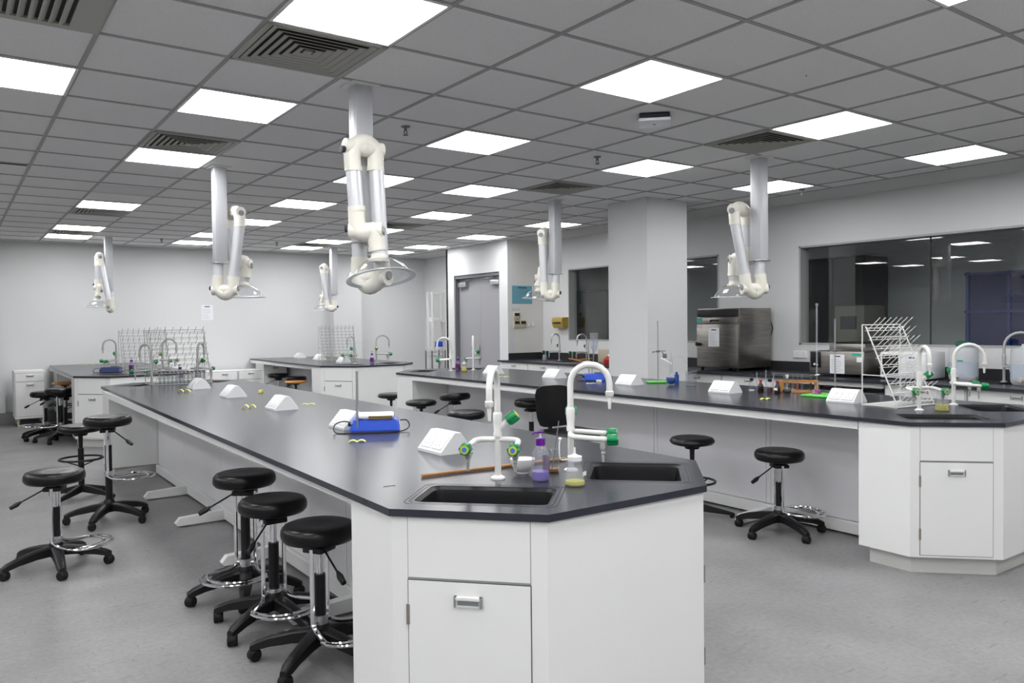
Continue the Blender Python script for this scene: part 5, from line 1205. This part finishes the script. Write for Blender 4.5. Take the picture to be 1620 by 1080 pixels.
o = MB().box(7.56, 7.62, 8.66, 8.76, ZC + 0.001, ZC + 0.03, bev=0.004).build('soap_bar', 'paper'); tag(o, 'small pale block in front of the wooden tongs', 'block')
t = thing('spray_bottle', 'red plastic wash container next to the pillar on the window counter', 'container', (7.66, 8.32, ZC))
MB().lathe([(0, 0), (0.075, 0), (0.08, 0.01), (0.08, 0.07), (0.05, 0.10), (0.02, 0.11)], seg=20).build('body', 'red_plastic', t)
MB().lathe([(0, 0.11), (0.018, 0.11), (0.01, 0.14), (0, 0.14)], seg=12).build('cap', 'white_plastic', t)
t = thing('black_meter', 'black-fronted white meter half hidden by the pillar', 'instrument', (7.72, 8.02, ZC))
MB().box(0, 0.25, -0.1, 0.14, 0.0, 0.30, bev=0.01).build('body', 'white_plastic', t); MB().box(-0.004, 0, -0.08, 0.12, 0.10, 0.28).build('display', 'black_plastic', t)
t = thing('soap_jar', 'small jar of grey liquid under the leftmost tap on the window counter', 'jar', (7.80, 9.98, ZC))
MB().lathe([(0, 0), (0.035, 0), (0.035, 0.07), (0.025, 0.085), (0.02, 0.09)], seg=18).build('body', 'grey_plastic', t)
MB().lathe([(0, 0.088), (0.025, 0.088), (0.025, 0.11), (0, 0.11)], seg=18).build('cap', 'black_plastic', t)

# ------------------------------------------------------------------ wall fittings
YP = 10.53
o = sheet('blue poster on the narrow wall beside the grey double door', TR(7.765, YP - 0.001, 1.945), 0.41, 0.30, lines=6, name='poster', m='blue_paper', cat='poster')
o = MB().box(7.565, 7.70, YP - 0.004, YP - 0.001, 1.695, 1.725).build('label_strip', 'grey_plastic'); tag(o, 'small grey-framed strip under the blue poster', 'label'); MB().box(7.572, 7.693, YP - 0.005, YP - 0.004, 1.701, 1.719).build('strip_face', 'paper', o)
def switch(label, x, z, w=0.125, h=0.125, dark=True):
    t = thing('wall_switch', label, 'wall switch', (x, YP, z), 0, 'beige wall switches')
    MB().box(-w / 2, w / 2, -0.03, -0.001, -h / 2, h / 2, bev=0.004).build('housing', 'beige', t)
    MB().box(-w * 0.36, w * 0.4, -0.033, -0.03, 0.0, h * 0.38).build('display', 'darker_wall', t)
switch('upper beige wall controller below the blue poster', 7.635, 1.595); switch('lower left beige wall controller below the blue poster', 7.635, 1.462); switch('lower right beige wall controller', 7.765, 1.462)
t = thing('wall_socket', 'double white socket right of the beige controllers', 'wall socket', (7.93, YP, 1.455))
MB().box(-0.085, 0.085, -0.012, -0.001, -0.045, 0.045, bev=0.003).build('plate', 'wall_warm', t)
for s in (-1, 1): MB().box(s * 0.042 - 0.022, s * 0.042 + 0.022, -0.015, -0.012, -0.028, 0.028).build('rocker', 'white_plastic', t)
t = thing('hand_dryer', 'yellow-brown wall-mounted dispenser above the leftmost counter tap', 'dispenser', (XW - 0.001, 9.99, 1.475))
b = MB(); b.prism([(0, -0.085), (-0.10, -0.085), (-0.135, -0.02), (-0.14, 0.04), (-0.12, 0.085), (0, 0.09)], -0.13, 0.13, M=Matrix(((1, 0, 0, 0), (0, 0, 1, 0), (0, 1, 0, 0), (0, 0, 0, 1)))); b.build('housing', 'dryer_gold', t)
MB().box(-0.143, -0.12, -0.10, 0.10, -0.015, 0.012, bev=0.004).build('slot', 'darker_wall', t)
for x, y, z in ((XW, 5.58, 1.07),):
    t = thing('wall_socket', 'white double socket plate on the window wall left of the steel water bath', 'wall socket', (x, y, z))
    MB().box(-0.014, -0.001, -0.09, 0.09, -0.045, 0.045, bev=0.003).build('plate', 'white_plastic', t)
    for s in (-1, 1): MB().box(-0.017, -0.014, s * 0.043 - 0.034, s * 0.043 + 0.034, -0.034, 0.034).build('socket', 'white_plastic', t)
    dd = MB()
    for s in (-1, 1):
        for a_, b_ in ((0, 0.016), (-0.013, -0.008), (0.013, -0.008)): dd.box(-0.0185, -0.017, s * 0.043 + a_ - 0.003, s * 0.043 + a_ + 0.003, b_ - 0.003, b_ + 0.003)
    dd.build('pin_hole', 'grey_plastic', t)
sheet('printed notice on the bare back wall left of the middle', TR(3.78, YB - 0.001, 1.725), 0.20, 0.265, lines=7, name='wall_notice')
